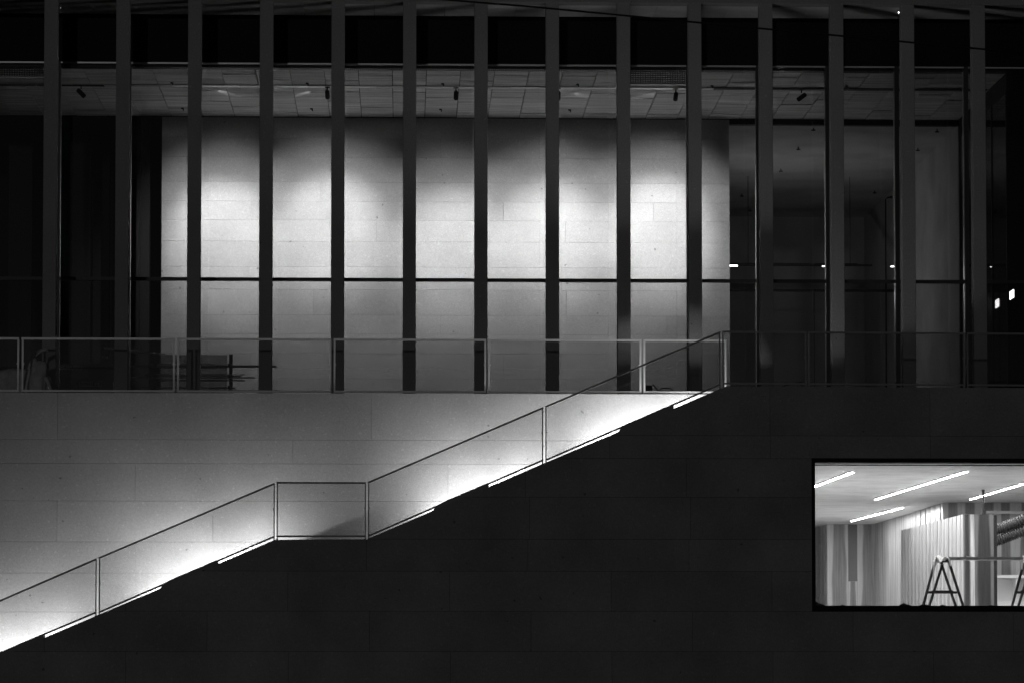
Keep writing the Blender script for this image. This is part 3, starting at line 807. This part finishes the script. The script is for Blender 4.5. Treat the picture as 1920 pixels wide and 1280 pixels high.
def crate(px0, px1, py0, Y, label, plate):
    a, b = at(px0, py0, Y), at(px1, py0, Y)
    t = thing('tool_crate', label, 'crate', ((a.x+b.x)/2, Y, Z_T))
    MB().box(a.x, b.x, Y, Y+0.7, Z_T-0.02, a.z-0.05).build('body', 'crate', t)
    MB().box(a.x-0.02, b.x+0.02, Y-0.02, Y+0.72, a.z-0.048, a.z).build('lid', 'crate', t)
    x0, y0, x1, y1 = plate
    c, d = at(x0, y1, Y-0.012), at(x1, y0, Y-0.012)
    pl = MB().box(c.x, d.x, Y-0.012, Y-0.002, c.z, d.z).build('name_plate', 'plate', t)
    w, h = d.x-c.x, d.z-c.z
    # right half: dark field with a pale framed box
    MB().box(c.x+w*0.62, d.x-w*0.015, Y-0.015, Y-0.0122, c.z+h*0.06, d.z-h*0.06).build('dark_field', 'ink', pl)
    fr = MB()
    bx0, bx1, bz0, bz1, th = c.x+w*0.70, d.x-w*0.09, c.z+h*0.25, d.z-h*0.25, h*0.12
    fr.box(bx0, bx1, Y-0.018, Y-0.0152, bz1-th, bz1); fr.box(bx0, bx1, Y-0.018, Y-0.0152, bz0, bz0+th)
    fr.box(bx0, bx0+th, Y-0.018, Y-0.0152, bz0+th, bz1-th); fr.box(bx1-th, bx1, Y-0.018, Y-0.0152, bz0+th, bz1-th)
    fr.build('box_mark', 'plate', pl)
    cu = bpy.data.curves.new('lettering', 'FONT'); cu.body = 'Boels'; cu.size = h*1.05; cu.extrude = 0.001; cu.offset = h*0.018
    tmp = bpy.data.objects.new('lettering_tmp', cu); COL.objects.link(tmp)
    dg = bpy.context.evaluated_depsgraph_get(); dg.update()
    me = bpy.data.meshes.new_from_object(tmp.evaluated_get(dg)); bpy.data.objects.remove(tmp)
    me.name = 'lettering'; me.materials.clear(); me.materials.append(M['ink'])
    xs = [v.co.x for v in me.vertices]; sc_x = w*0.55/(max(xs)-min(xs))
    o = bpy.data.objects.new('lettering', me); COL.objects.link(o); o.parent = pl
    o.rotation_euler = (R(90), 0, 0); o.scale = (sc_x, 1, 1)
    o.location = Vector((c.x+w*0.04, Y-0.0135, c.z+h*0.16)) - parent_world(pl)
crate(96, 215, 680, 4.2, 'dark rental crate at the back with a pale name plate', (103, 682, 153, 692))
crate(112, 212, 708, 3.2, 'low dark rental crate in front with a bright name plate', (147.5, 714, 190, 723.5))
p0, p1 = at(190.5, 667, 4.5), at(202, 673, 4.5)
tag(MB().box(p0.x, p1.x, 4.5, 4.52, p1.z, p0.z).build('notice_card', 'plate'), 'small pale card hanging in the dark above the crates', 'card')

# storage rack with lengths of timber and metal
YR = 2.7
rack = thing('storage_rack', 'dark cantilever rack loaded with lengths of timber behind the glass', 'rack', (at(360, 700, YR).x, YR, Z_T))
for px, top in ((294, 661), (431.5, 664)):
    x = at(px, 700, YR).x
    MB().box(x-0.034, x+0.034, YR+0.25, YR+0.33, Z_T-0.02, at(px, top, YR+0.3).z).build('upright', 'fixture', rack)
    for py in (684, 706, 725):
        z = at(px, py, YR).z
        MB().box(x-0.025, x+0.025, YR-0.45, YR+0.249, z-0.05, z-0.005).build('arm', 'fixture', rack)
a, b = at(302, 665, YR+0.4), at(426, 665, YR+0.4)
tag(MB().box(a.x, b.x, YR+0.38, YR+0.40, Z_T-0.01, a.z).build('plastic_sheet', 'film'), 'dull translucent plastic sheet hung behind the storage rack', 'sheet')
lum = [(245, 476, 685, 688, 'timber_dark', 0.1, 'long dark beam on the upper rack arms, jutting past the fourth column'),
       (375, 518, 684.0, 688.5, 'timber_dark', -0.05, 'dark beam end jutting out beyond the fourth column'),
       (276, 398, 681, 683, 'steel', -0.2, 'pale metal profile on top of the upper rack arms'),
       (279, 405, 683.5, 685.5, 'timber', -0.3, 'pale timber batten lying second on the upper rack arms'),
       (283, 412, 687.5, 689.5, 'timber', -0.42, 'thin pale batten at the front of the upper rack arms'),
       (246, 300, 706, 707.5, 'steel', -0.1, 'thin metal tube poking out on the middle rack arms'),
       (268, 452, 703, 705.5, 'timber_dark', 0.05, 'dark batten at the back of the middle rack arms'),
       (274, 460, 700.5, 702.5, 'timber', -0.3, 'pale batten topmost on the middle rack arms'),
       (270, 478, 706.5, 709, 'timber', -0.38, 'longest pale batten on the middle rack arms'),
       (300, 459, 711, 714, 'timber_dark', -0.2, 'dark plank lowest on the middle rack arms'),
       (262, 442, 725, 727.5, 'timber_dark', -0.3, 'dark plank on the lowest rack arms'),
       (380, 524, 730, 733, 'fixture', -0.4, 'black bar lying at the foot of the rack')]
for i, (x0, x1, y0, y1, m, dy, lab) in enumerate(lum):
    Y = YR+dy; a, b = at(x0, y0, Y), at(x1, y1, Y)
    jit = random.uniform(-0.01, 0.01)
    mb = MB().bar((a.x, Y, (a.z+b.z)/2+jit), (b.x, Y+0.05, (a.z+b.z)/2-jit), abs(a.z-b.z), 0.07)
    tag(mb.build({'steel': 'metal_profile', 'timber': 'batten', 'timber_dark': 'plank', 'fixture': 'metal_bar'}[m], m), lab, {'steel': 'profile', 'timber': 'batten', 'timber_dark': 'plank', 'fixture': 'bar'}[m], 'lengths stored on the rack')
a, b = at(195, 652, YR-0.3), at(311, 664.5, YR+0.2)
tag(MB().tube([a, (a+b)/2, b], [0.02, 0.03, 0.016], 10).build('pipe', 'steel'), 'long pale pipe resting tilted across the top of the rack', 'pipe')
# odds and ends on the terrace
p = at(1216, 735, -0.6)
t = thing('tool_box', 'small black box on the terrace near the ninth column', 'box', p)
MB().box(p.x-0.07, p.x+0.07, p.y, p.y+0.2, Z_T-0.012, at(1216, 722, -0.6).z).build('body', 'fixture', t)
MB().box(p.x-0.04, p.x+0.04, p.y+0.08, p.y+0.11, at(1216, 722, -0.6).z, at(1216, 721, -0.6).z).build('handle', 'fixture', t)
tag(MB().tube([at(1224, 719, -0.6), at(1229, 726, -0.6), at(1235, 733, -0.6), at(1238, 729, -0.6), at(1243, 727, -0.6), at(1256, 727, -0.6), at(1260, 730, -0.6), at(1262, 735, -0.6)], 0.012, 8).build('hose', 'cable'), 'black hose looping on the terrace beside the small box', 'hose')
tag(MB().tube([at(1468, 724, -1.2), at(1476, 721, -1.2), at(1488, 718, -1.2), at(1498, 716.5, -1.2), at(1503, 718, -1.2), at(1504, 723, -1.2)], 0.010, 8).build('cable_loop', 'cable'), 'dark cable loop standing up from the terrace near the eleventh column', 'cable')

# ------------------------------------------------------------------ glass railings
def panel(label, tl, tr, bl, br, Y, group, foot=None, t=0.032, pw=0.022, metal='rail'):
    TL, TR, BL, BR = [at(x, y, Y) for x, y in (tl, tr, bl, br)]
    o = thing('railing_panel', label, 'railing', (BL+BR)/2, group)
    h = Vector((0, 0, t/2))
    MB().bar(TL-h, TR-h, t, 0.05).build('top_rail', metal, o)
    MB().bar(BL+Vector((pw, 0, t*0.5)), BR+Vector((-pw, 0, t*0.5)), t, 0.046).build('bottom_rail', metal, o)
    for A, B, s in ((TL, BL, 1), (TR, BR, -1)):
        x = B.x + s*pw/2
        MB().box(x-pw/2, x+pw/2, Y-0.024, Y+0.024, B.z - (foot or 0.0), A.z-t*1.02).build('post', metal, o)
        if foot:                                     # fixing plate and clamp of the post
            MB().box(x-pw/2-0.004, x+pw/2+0.004, Y-0.03, Y+0.03, B.z-foot-0.01, B.z-foot+0.012).build('foot_plate', metal, o)
        zc_ = B.z+(A.z-B.z)*0.52
        MB().box(x+s*pw*0.4, x+s*(pw*0.5+0.014), Y-0.016, Y+0.016, zc_-0.012, zc_+0.012).build('glass_clamp', metal, o)
    e = pw+0.004
    poly = [(BL.x+e, BL.z+t), (BR.x-e, BR.z+t), (TR.x-e, TR.z-t), (TL.x+e, TL.z-t)]
    MB().prism(poly, Y-0.008, Y+0.008).build('glass_pane', 'glass_rail', o)
G1, G2 = 'glass railing panels along the stair', 'glass railing panels along the terrace edge'
panel('sloping glass railing panel lowest on the stair', (-150, 1189), (181, 1045.5), (-150, 1287.5), (181, 1149.3), Y_RAILF, G1, 0.05)
panel('sloping glass railing panel on the lower flight, ending at the landing', (185, 1044), (515, 904), (185, 1147.8), (515, 1007.3), Y_RAILF, G1, 0.05)
panel('level glass railing panel at the stair landing', (518.5, 902.5), (686, 903), (518.5, 1006.2), (686, 1006), Y_RAILF, G1, 0.045)
panel('sloping glass railing panel rising from the landing', (690, 902.5), (1018.5, 762), (690, 1005), (1018.5, 864.3), Y_RAILF, G1, 0.05)
panel('sloping glass railing panel highest on the stair, meeting the terrace', (1022.5, 760.5), (1350.5, 621), (1022.5, 862.8), (1350.5, 722.5), Y_RAILF, G1, 0.05)
panel('short level glass railing panel at the head of the stair', (1354.5, 620.3), (1512, 621.3), (1354.5, 720), (1512, 721), Y_RAILF, G1, 0.05)
panel('level glass railing panel before the eleventh to thirteenth columns', (1516, 621.3), (1809, 623.5), (1516, 721), (1809, 723), Y_RAILF, G1, 0.05)
panel('level glass railing panel before the dark glazed end', (1813, 623.5), (2100, 625.5), (1813, 723), (2100, 725), Y_RAILF, G1, 0.05)
gx = [(-255, 35.5), (40.5, 327.5), (332, 621), (625.5, 911.5), (915.5, 1202.5), (1206.5, 1362)]
labs = ['dimmest glass railing panel at the dark end of the terrace', 'glass railing panel before the sacks and crates', 'glass railing panel before the timber rack',
        'glass railing panel between the fifth and seventh columns', 'glass railing panel between the seventh and ninth columns', 'last short terrace railing panel, ending in a bright post by the stair head']
for (x0, x1), lab in zip(gx, labs):
    s = lambda x: 632.6 + 0.0031*x
    b = lambda x: 734.0 + 0.0024*x
    panel(lab, (x0, s(x0)), (x1, s(x1)), (x0, b(x0)), (x1, b(x1)), Y_RAILB, G2, 0.0, 0.038, 0.032, 'rail_lit_tone')

# ------------------------------------------------------------------ lower room seen through the window
YW = Y_FRONT+0.31
ZL = at(1700, 867.0, Y_FRONT).z+0.02                    # ceiling
ZLF = at(1700, 1137, Y_FRONT).z-0.15                    # floor
def yat(py, Z): return on_z(1700, py, Z).y
Y_A = yat(982, ZL); Y_B = yat(941, ZL)
struct(MB().box(6.0, 22, YW, 30, ZLF-0.2, ZLF).build('lower_floor', 'lower_floor'))
lc = thing('lower_ceiling', 'smooth pale concrete ceiling of the lit lower room', 'ceiling', (12, YW, ZL))
MB().box(6.0, 22, YW, 30, ZL, ZL+0.2).build('slab', 'slab', lc)
lw = thing('lower_room_wall', 'plain rear and end walls closing the lit lower room', 'wall', (7, 10, ZLF))
MB().box(5.8, 6.0, YW, 30, ZLF-0.2, ZL+0.2).build('end_wall', 'slab', lw)
MB().box(6.0, 22, 30, 30.2, ZLF-0.2, ZL+0.2).build('rear_wall', 'veneer_mid', lw)
MB().box(22, 22.2, YW, 30.2, ZLF-0.2, ZL+0.2).build('end_wall', 'slab', lw)

def boards_x(parent, px0, px1, Y, z0, z1, n, mat, gap=0.006):
    xs = [at(px0+(px1-px0)*k/n, 1000, Y).x for k in range(n+1)]
    for a, b in zip(xs[:-1], xs[1:]):
        MB().box(a+gap/2, b-gap/2, Y-0.02+random.uniform(-0.002, 0.002), Y, z0, z1).build('board', mat, parent, (a, Y, z0))
def boards_y(parent, P0, P1, z0, z1, n, mat, rows=1, gap=0.008, off=0.02, alt=None):
    d = Vector((P1[0]-P0[0], P1[1]-P0[1], 0)); L = d.length; d.normalize(); nn = Vector((-d.y, d.x, 0))
    if nn.x > 0: nn = -nn
    for r in range(rows):
        za, zb = z0+(z1-z0)*r/rows+gap/2, z0+(z1-z0)*(r+1)/rows-gap/2
        for k in range(n):
            a = Vector((P0[0], P0[1], 0))+d*(L*k/n+gap/2); b = Vector((P0[0], P0[1], 0))+d*(L*(k+1)/n-gap/2)
            o = nn*(off+random.uniform(-0.004, 0.004)+(0.012 if (k % 2 and alt) else 0.0))
            vs = [a, b, b+o, a+o]; vs = [Vector((p.x, p.y, za)) for p in vs]+[Vector((p.x, p.y, zb)) for p in vs]
            MB().add(vs, [(0,1,2,3),(7,6,5,4),(0,4,5,1),(1,5,6,2),(2,6,7,3),(3,7,4,0)]).build('board', alt if (alt and k % 2) else mat, parent, (a.x, a.y, za))

# far volume with cathedral-figured boards and a dark recessed panel
xa0, xa1 = at(1551, 1000, Y_A).x, at(1646, 1000, Y_A).x
va = thing('veneered_pillar', 'figured wood veneered block with a dark upright panel, deepest in the lower room', 'wall', ((xa0+xa1)/2, Y_A, ZLF))
MB().box(xa0+0.01, xa1+0.3, Y_A+0.001, Y_A+6, ZLF, ZL-0.001).build('body', 'veneer_mid', va)
x1, x2 = at(1590, 1000, Y_A).x, at(1607, 1000, Y_A).x; zp = at(1598, 1089, Y_A).z
boards_x(va, 1551, 1589.8, Y_A, ZLF, ZL-0.001, 1, 'figured'); boards_x(va, 1607.2, 1646, Y_A, ZLF, ZL-0.001, 1, 'figured')
boards_x(va, 1590, 1607, Y_A, ZLF, zp, 1, 'figured')
MB().box(x1+0.004, x2-0.004, Y_A-0.008, Y_A, zp+0.004, ZL-0.003).build('dark_panel', 'grey_panel', va)
boards_y(va, (xa0+0.008, Y_A+0.01), (xa0-0.02, Y_A+6), ZLF, ZL-0.001, 14, 'veneer_pale', 6, 0.008, 0.02, 'veneer_grey')

# near volume: ribbed side running back, front face with figured boards
xb0 = at(1769, 1000, Y_B).x
vb = thing('veneered_volume', 'large veneered room block with ribbed panelled side and figured front boards', 'wall', (xb0+2, Y_B, ZLF))
MB().box(xb0+0.03, 22, Y_B+0.001, Y_A+1, ZLF, ZL-0.001).build('body', 'veneer_mid', vb)
boards_y(vb, (xb0+0.02, Y_B+0.005), (at(1646, 1000, Y_A).x-0.01, Y_A-0.05), ZLF, ZL-0.002, 30, 'veneer_pale', 6, 0.012, 0.03, 'veneer_grey')
boards_x(vb, 1769, 1970, Y_B, ZLF, ZL-0.002, 6, 'figured')
mb = MB()
for r in range(1, 6):
    z = ZLF+(ZL-ZLF)*r/6
    for k in range(15):
        for dz in (0.13,):
            t = (k+0.5)/15
            x = xb0+0.02+(at(1646, 1000, Y_A).x-0.01-xb0-0.02)*t-0.036; y = Y_B+(Y_A-Y_B)*t
            mb.tube([(x-0.012, y, z-dz), (x+0.01, y, z-dz)], 0.022, 6)
o = mb.build('bolts', 'steel', vb); o['kind'] = 'stuff'

# free standing veneered box
Y_C0 = 3.0; xc0 = at(1806, 1000, Y_C0).x; xc1 = at(1863, 1000, Y_C0).x; zc_top = at(1806, 963, Y_C0).z
Y_C1 = Y_B-0.15; xc_far = at(1690, 1000, Y_C1).x
vc = thing('veneered_box', 'free standing pale veneered box with dark figured end face', 'box', ((xc0+xc1)/2, Y_C0, ZLF))
bw_ = xc1-xc0
mb = MB()
vs = [(xc0+0.02, Y_C0+0.02), (xc1, Y_C0+0.02), (xc_far+bw_, Y_C1), (xc_far+0.02, Y_C1)]
mb.add([(x, y, ZLF) for x, y in vs]+[(x, y, zc_top-0.004) for x, y in vs], [(0,3,2,1),(4,5,6,7),(0,1,5,4),(1,2,6,5),(2,3,7,6),(3,0,4,7)]).build('body', 'veneer_mid', vc)
boards_y(vc, (xc0+0.018, Y_C0+0.022), (xc_far+0.018, Y_C1), ZLF, zc_top, 34, 'veneer_pale', 1, 0.006, 0.02, 'veneer_grey')
boards_x(vc, 1806, 1819, Y_C0+0.018, ZLF, zc_top-0.002, 1, 'figured_dark', 0.004)
boards_x(vc, 1819, 1827, Y_C0+0.018, ZLF, zc_top-0.002, 1, 'veneer_mid', 0.004)
boards_x(vc, 1827, 1863, Y_C0+0.018, ZLF, zc_top-0.002, 1, 'figured_dark', 0.004)
MB().box(xc1+0.002, at(1869, 1000, Y_C0).x, Y_C0-0.01, Y_C0+0.3, ZLF, zc_top-0.02).build('corner_trim', 'dark', vc)
# pole and cross beam above the box
p, q = at(1843.5, 964, Y_C0+0.4), at(1843.5, 918, Y_C0+0.4)
t = thing('stand_pole', 'dark upright stand pole rising above the veneered box', 'pole', p)
MB().tube([(p.x, p.y, zc_top), q], 0.024, 10).build('tube', 'trestle', t)
MB().tube([q+Vector((0,0,-0.03)), q+Vector((0,0,0.01))], 0.034, 10).build('cap', 'trestle', t)
a, b = at(1849, 959.5, Y_B-0.4), at(1990, 959.5, Y_B-0.4)
tag(MB().box(a.x, b.x, Y_B-0.45, Y_B-0.36, a.z-0.03, a.z+0.03).build('beam', 'slab'), 'pale horizontal beam in front of the figured front boards', 'beam')

# ribbed ducts
for (pts, rad, lab) in (([(1855, 995), (1880, 988), (1905, 979), (1935, 966), (1970, 950)], 0.105, 'upper dark ribbed flexible duct in the lower room'),
                        ([(1855, 1017), (1880, 1009), (1905, 999.5), (1935, 988), (1970, 976)], 0.105, 'lower dark ribbed flexible duct in the lower room')):
    ctrl = [at(x, y, 6.0) for x, y in pts]; path = []; rads = []
    for i in range(len(ctrl)-1):
        for k in range(36):
            t = k/36; path.append(ctrl[i].lerp(ctrl[i+1], t)); rads.append(rad*(1+0.13*math.cos(2*math.pi*k/6)))
    d = thing('flexible_duct', lab, 'duct', ctrl[0], 'pair of ribbed ducts')
    MB().tube(path, rads, 16).build('hose_body', 'duct', d)
# white shelf unit
YSH = 7.0
t = thing('shelf_unit', 'white open shelf unit behind the plank', 'shelf', at(1885, 1131, YSH))
X0, X1 = at(1866, 1100, YSH).x, at(1960, 1100, YSH).x
zt_, zb_ = at(1885, 1077.5, YSH).z, at(1885, 1126, YSH).z
MB().box(X0, X1, YSH-0.25, YSH+0.25, zt_-0.06, zt_).build('top_board', 'white', t)
MB().box(X0, X1, YSH-0.22, YSH+0.25, ZLF, zb_).build('base_board', 'white', t)
xm = at(1903, 1100, YSH).x
MB().box(xm-0.025, xm+0.025, YSH-0.22, YSH+0.2, zb_+0.001, zt_-0.061).build('divider', 'white', t)
MB().box(X0, X1, YSH+0.2, YSH+0.22, zb_+0.001, zt_-0.061).build('back_panel', 'white', t)

# trestles, plank, rags
def trestle(cx, label):
    Y0 = -0.6; Y1 = 0.0
    o = thing('trestle', label, 'trestle', at(cx, 1134, Y0), 'trestles under the plank')
    def leg(a, b, Y):
        A, B = at(a[0]+cx, a[1], Y), at(b[0]+cx, b[1], Y); d = (B-A); k = (ZLF-A.z)/d.z
        MB().bar(A, A+d*k, 0.046, 0.05).build('leg', 'trestle', o)
    leg((-15, 1052), (-36, 1130), Y0); leg((11, 1052), (36, 1130), Y0)
    leg((-1, 1056), (-24, 1130), Y1); leg((-3, 1056), (22, 1130), Y1)
    A, B = at(cx-18, 1050.5, Y0-0.03), at(cx+14, 1050.5, Y0-0.03)
    MB().bar((A.x, Y0-0.02, A.z), (B.x, Y0-0.02, A.z), 0.06, 0.10).build('top_beam', 'trestle', o)
    A, B = at(cx-29, 1109.5, Y0), at(cx+27, 1109.5, Y0)
    MB().bar((A.x, Y0+0.05, A.z), (B.x, Y0+0.05, A.z), 0.045, 0.04).build('cross_bar', 'trestle', o)
    A, B = at(cx-22, 1108, Y1), at(cx+18, 1108, Y1)
    MB().bar((A.x, Y1-0.05, A.z), (B.x, Y1-0.05, A.z), 0.04, 0.04).build('cross_bar', 'trestle', o)
    MB().bar((at(cx-2, 1053, Y0).x, Y0+0.04, at(cx, 1054, Y0).z), (at(cx-2, 1053, Y1).x, Y1, at(cx, 1056, Y1).z), 0.05, 0.05, up=(1,0,0)).build('spreader', 'trestle', o)
trestle(1768, 'dark folding trestle carrying rags and the end of a plank')
trestle(1935, 'dark folding trestle cut off by the window edge')
a, b = at(1776, 1043.5, -0.62), at(1990, 1043.5, -0.62)
tag(MB().box(a.x, b.x, -0.75, -0.35, a.z-0.05, a.z).build('plank', 'timber_dark'), 'long dark plank laid level across the trestles', 'plank')
c = at(1817, 1042, -0.6)
tag(MB().box(c.x-0.045, c.x+0.045, -0.62, -0.56, a.z+0.001, a.z+0.018).build('offcut', 'white'), 'small white offcut lying on the plank', 'offcut')
def rag(name, label, cx, cy, cz, w, h, seed):
    rnd = random.Random(seed); n = 14; vs = []; fs = []
    ph = [rnd.uniform(0, 6) for _ in range(6)]
    for j in range(n+1):
        for i in range(n+1):
            u, v = i/n-0.5, j/n
            z = cz + 0.045*math.sin(9*u+ph[0])*math.cos(5*v+ph[1]) + 0.03*math.sin(17*u+ph[2]+4*v)
            y = cy-0.14+0.28*v
            ed = abs(u)*2
            if ed > 0.62: z -= (ed-0.62)*h*(1.0+0.8*math.sin(6*v+ph[3]))
            vs.append((cx+u*w*(1-0.35*max(0, ed-0.62)), y+0.02*math.sin(11*u+ph[4]), z))
    for j in range(n):
        for i in range(n): fs.append((j*(n+1)+i, j*(n+1)+i+1, (j+1)*(n+1)+i+1, (j+1)*(n+1)+i))
    o = MB().add(vs, fs, True).build(name, 'cloth'); tag(o, label, 'rag', 'rags on the trestles')
    md = o.modifiers.new('thickness', 'SOLIDIFY'); md.thickness = 0.012
    return o
p = at(1765, 1046, -0.66)
rag('rag', 'crumpled white rag draped over the nearer trestle', p.x, -0.68, p.z, 0.36, 0.16, 2)
mb = MB(); mb.tube([at(1755, 1049, -0.72), at(1752, 1060, -0.74), at(1750.5, 1072, -0.73), at(1749.5, 1090, -0.72)], [0.035, 0.022, 0.014, 0.006], 8)
tag(mb.build('rag_strip', 'cloth'), 'white twisted strip hanging off the nearer trestle', 'rag')
p = at(1924, 1048, -0.66)
rag('rag', 'white rag on the trestle cut off by the window edge', p.x, -0.68, p.z, 0.22, 0.2, 5)
# dust and scraps on the sill
for k, (px, w, h) in enumerate(((1533, 0.14, 0.075), (1697, 0.12, 0.05), (1734, 0.10, 0.04), (1580, 0.05, 0.02), (1768, 0.06, 0.022), (1858, 0.08, 0.02))):
    p = at(px, 1134.3, Y_FRONT+0.16); z = iz0+0.001
    mb = MB(); pr = [(-w, 0), (w, 0), (w*0.6, h*0.4), (w*0.15, h*0.55), (-w*0.2, h), (-w*0.7, h*0.45)]
    mb.prism([(p.x+a, z+b) for a, b in pr], Y_FRONT+0.13, Y_FRONT+0.2)
    where = ['in the corner of the window', 'below the pale veneered box', 'beside the foot of the trestle', 'below the figured pillar', 'between the legs of the trestle', 'below the dark box end'][k]
    tag(mb.build('scrap', 'debris'), 'small dark scrap on the window sill %s' % where, 'scrap', 'scraps on the window sill')

# ceiling light lines
lines = [((1490, 925), (1597, 884.5), 5, 'short row of ceiling light segments cut by the window frame'), ((1638, 936.5), (1812, 883), 7, 'long row of ceiling light segments across the middle of the lower room'),
         ((1594, 976.5), (1691, 951), 6, 'farthest row of ceiling light segments, before the pillar'), ((1817, 936), (1990, 885), 7, 'row of ceiling light segments passing behind the stand pole')]
lines.append(((1370, 976.5), (1468, 951), 6, 'added unseen row of ceiling light segments behind the dark wall'))  # extra lights out of view, added to brighten the pillar's side
for (p0, p1, n, lab) in lines:
    zl = ZL-0.03
    a, b = on_z(p0[0], p0[1], zl), on_z(p1[0], p1[1], zl)
    t = thing('ceiling_light', lab, 'ceiling light', a, 'light lines of the lower room')
    d = (b-a)
    for k in range(n):
        q0, q1 = a+d*(k/n+0.010), a+d*((k+1)/n-0.010)
        MB().bar(q0+Vector((0.028,0,0.012)), q1+Vector((0.028,0,0.012)), 0.066, 0.018, up=(0,0,1)).build('housing', 'steel', t)
        MB().add([q0+Vector((0.0,0,0)), q0+Vector((0.055,0,0)), q1+Vector((0.055,0,0)), q1+Vector((0.0,0,0))], [(0,3,2,1)]).build('segment', 'tube', t)

# ------------------------------------------------------------------ overhead cable across the top, tiny soffit lamps
pts = [(780, -5), (835, 0), (1000, 13.5), (1228, 35), (1422, 53.5), (1582, 68.2), (1715, 80.7), (1848, 93.2), (2000, 107)]
tag(MB().tube([at(x, y, -25) for x, y in pts], 0.011, 8).build('overhead_cable', 'cable'), 'thin black overhead cable slanting across the roof edge', 'cable')
for px, py, r, m, lab in ((1685, 24, 0.008, 'lit_small', 'tiny bright lamp under the soffit beside the thirteenth column'), (113.5, 15.5, 0.006, 'glint', 'tiny glint of a lamp under the soffit beside the first column')):
    p = on_z(px, py, Z_SOF-0.03)
    t = thing('soffit_lamp', lab, 'lamp', p, 'tiny lamps under the soffit')
    MB().tube([p+Vector((0,0,0.042)), p+Vector((0,0,0.012))], r*2, 10).build('cup', 'steel', t)
    MB().tube([p+Vector((0,0,0.010)), p+Vector((0,0,-0.012))], r, 10).build('bulb', m, t)
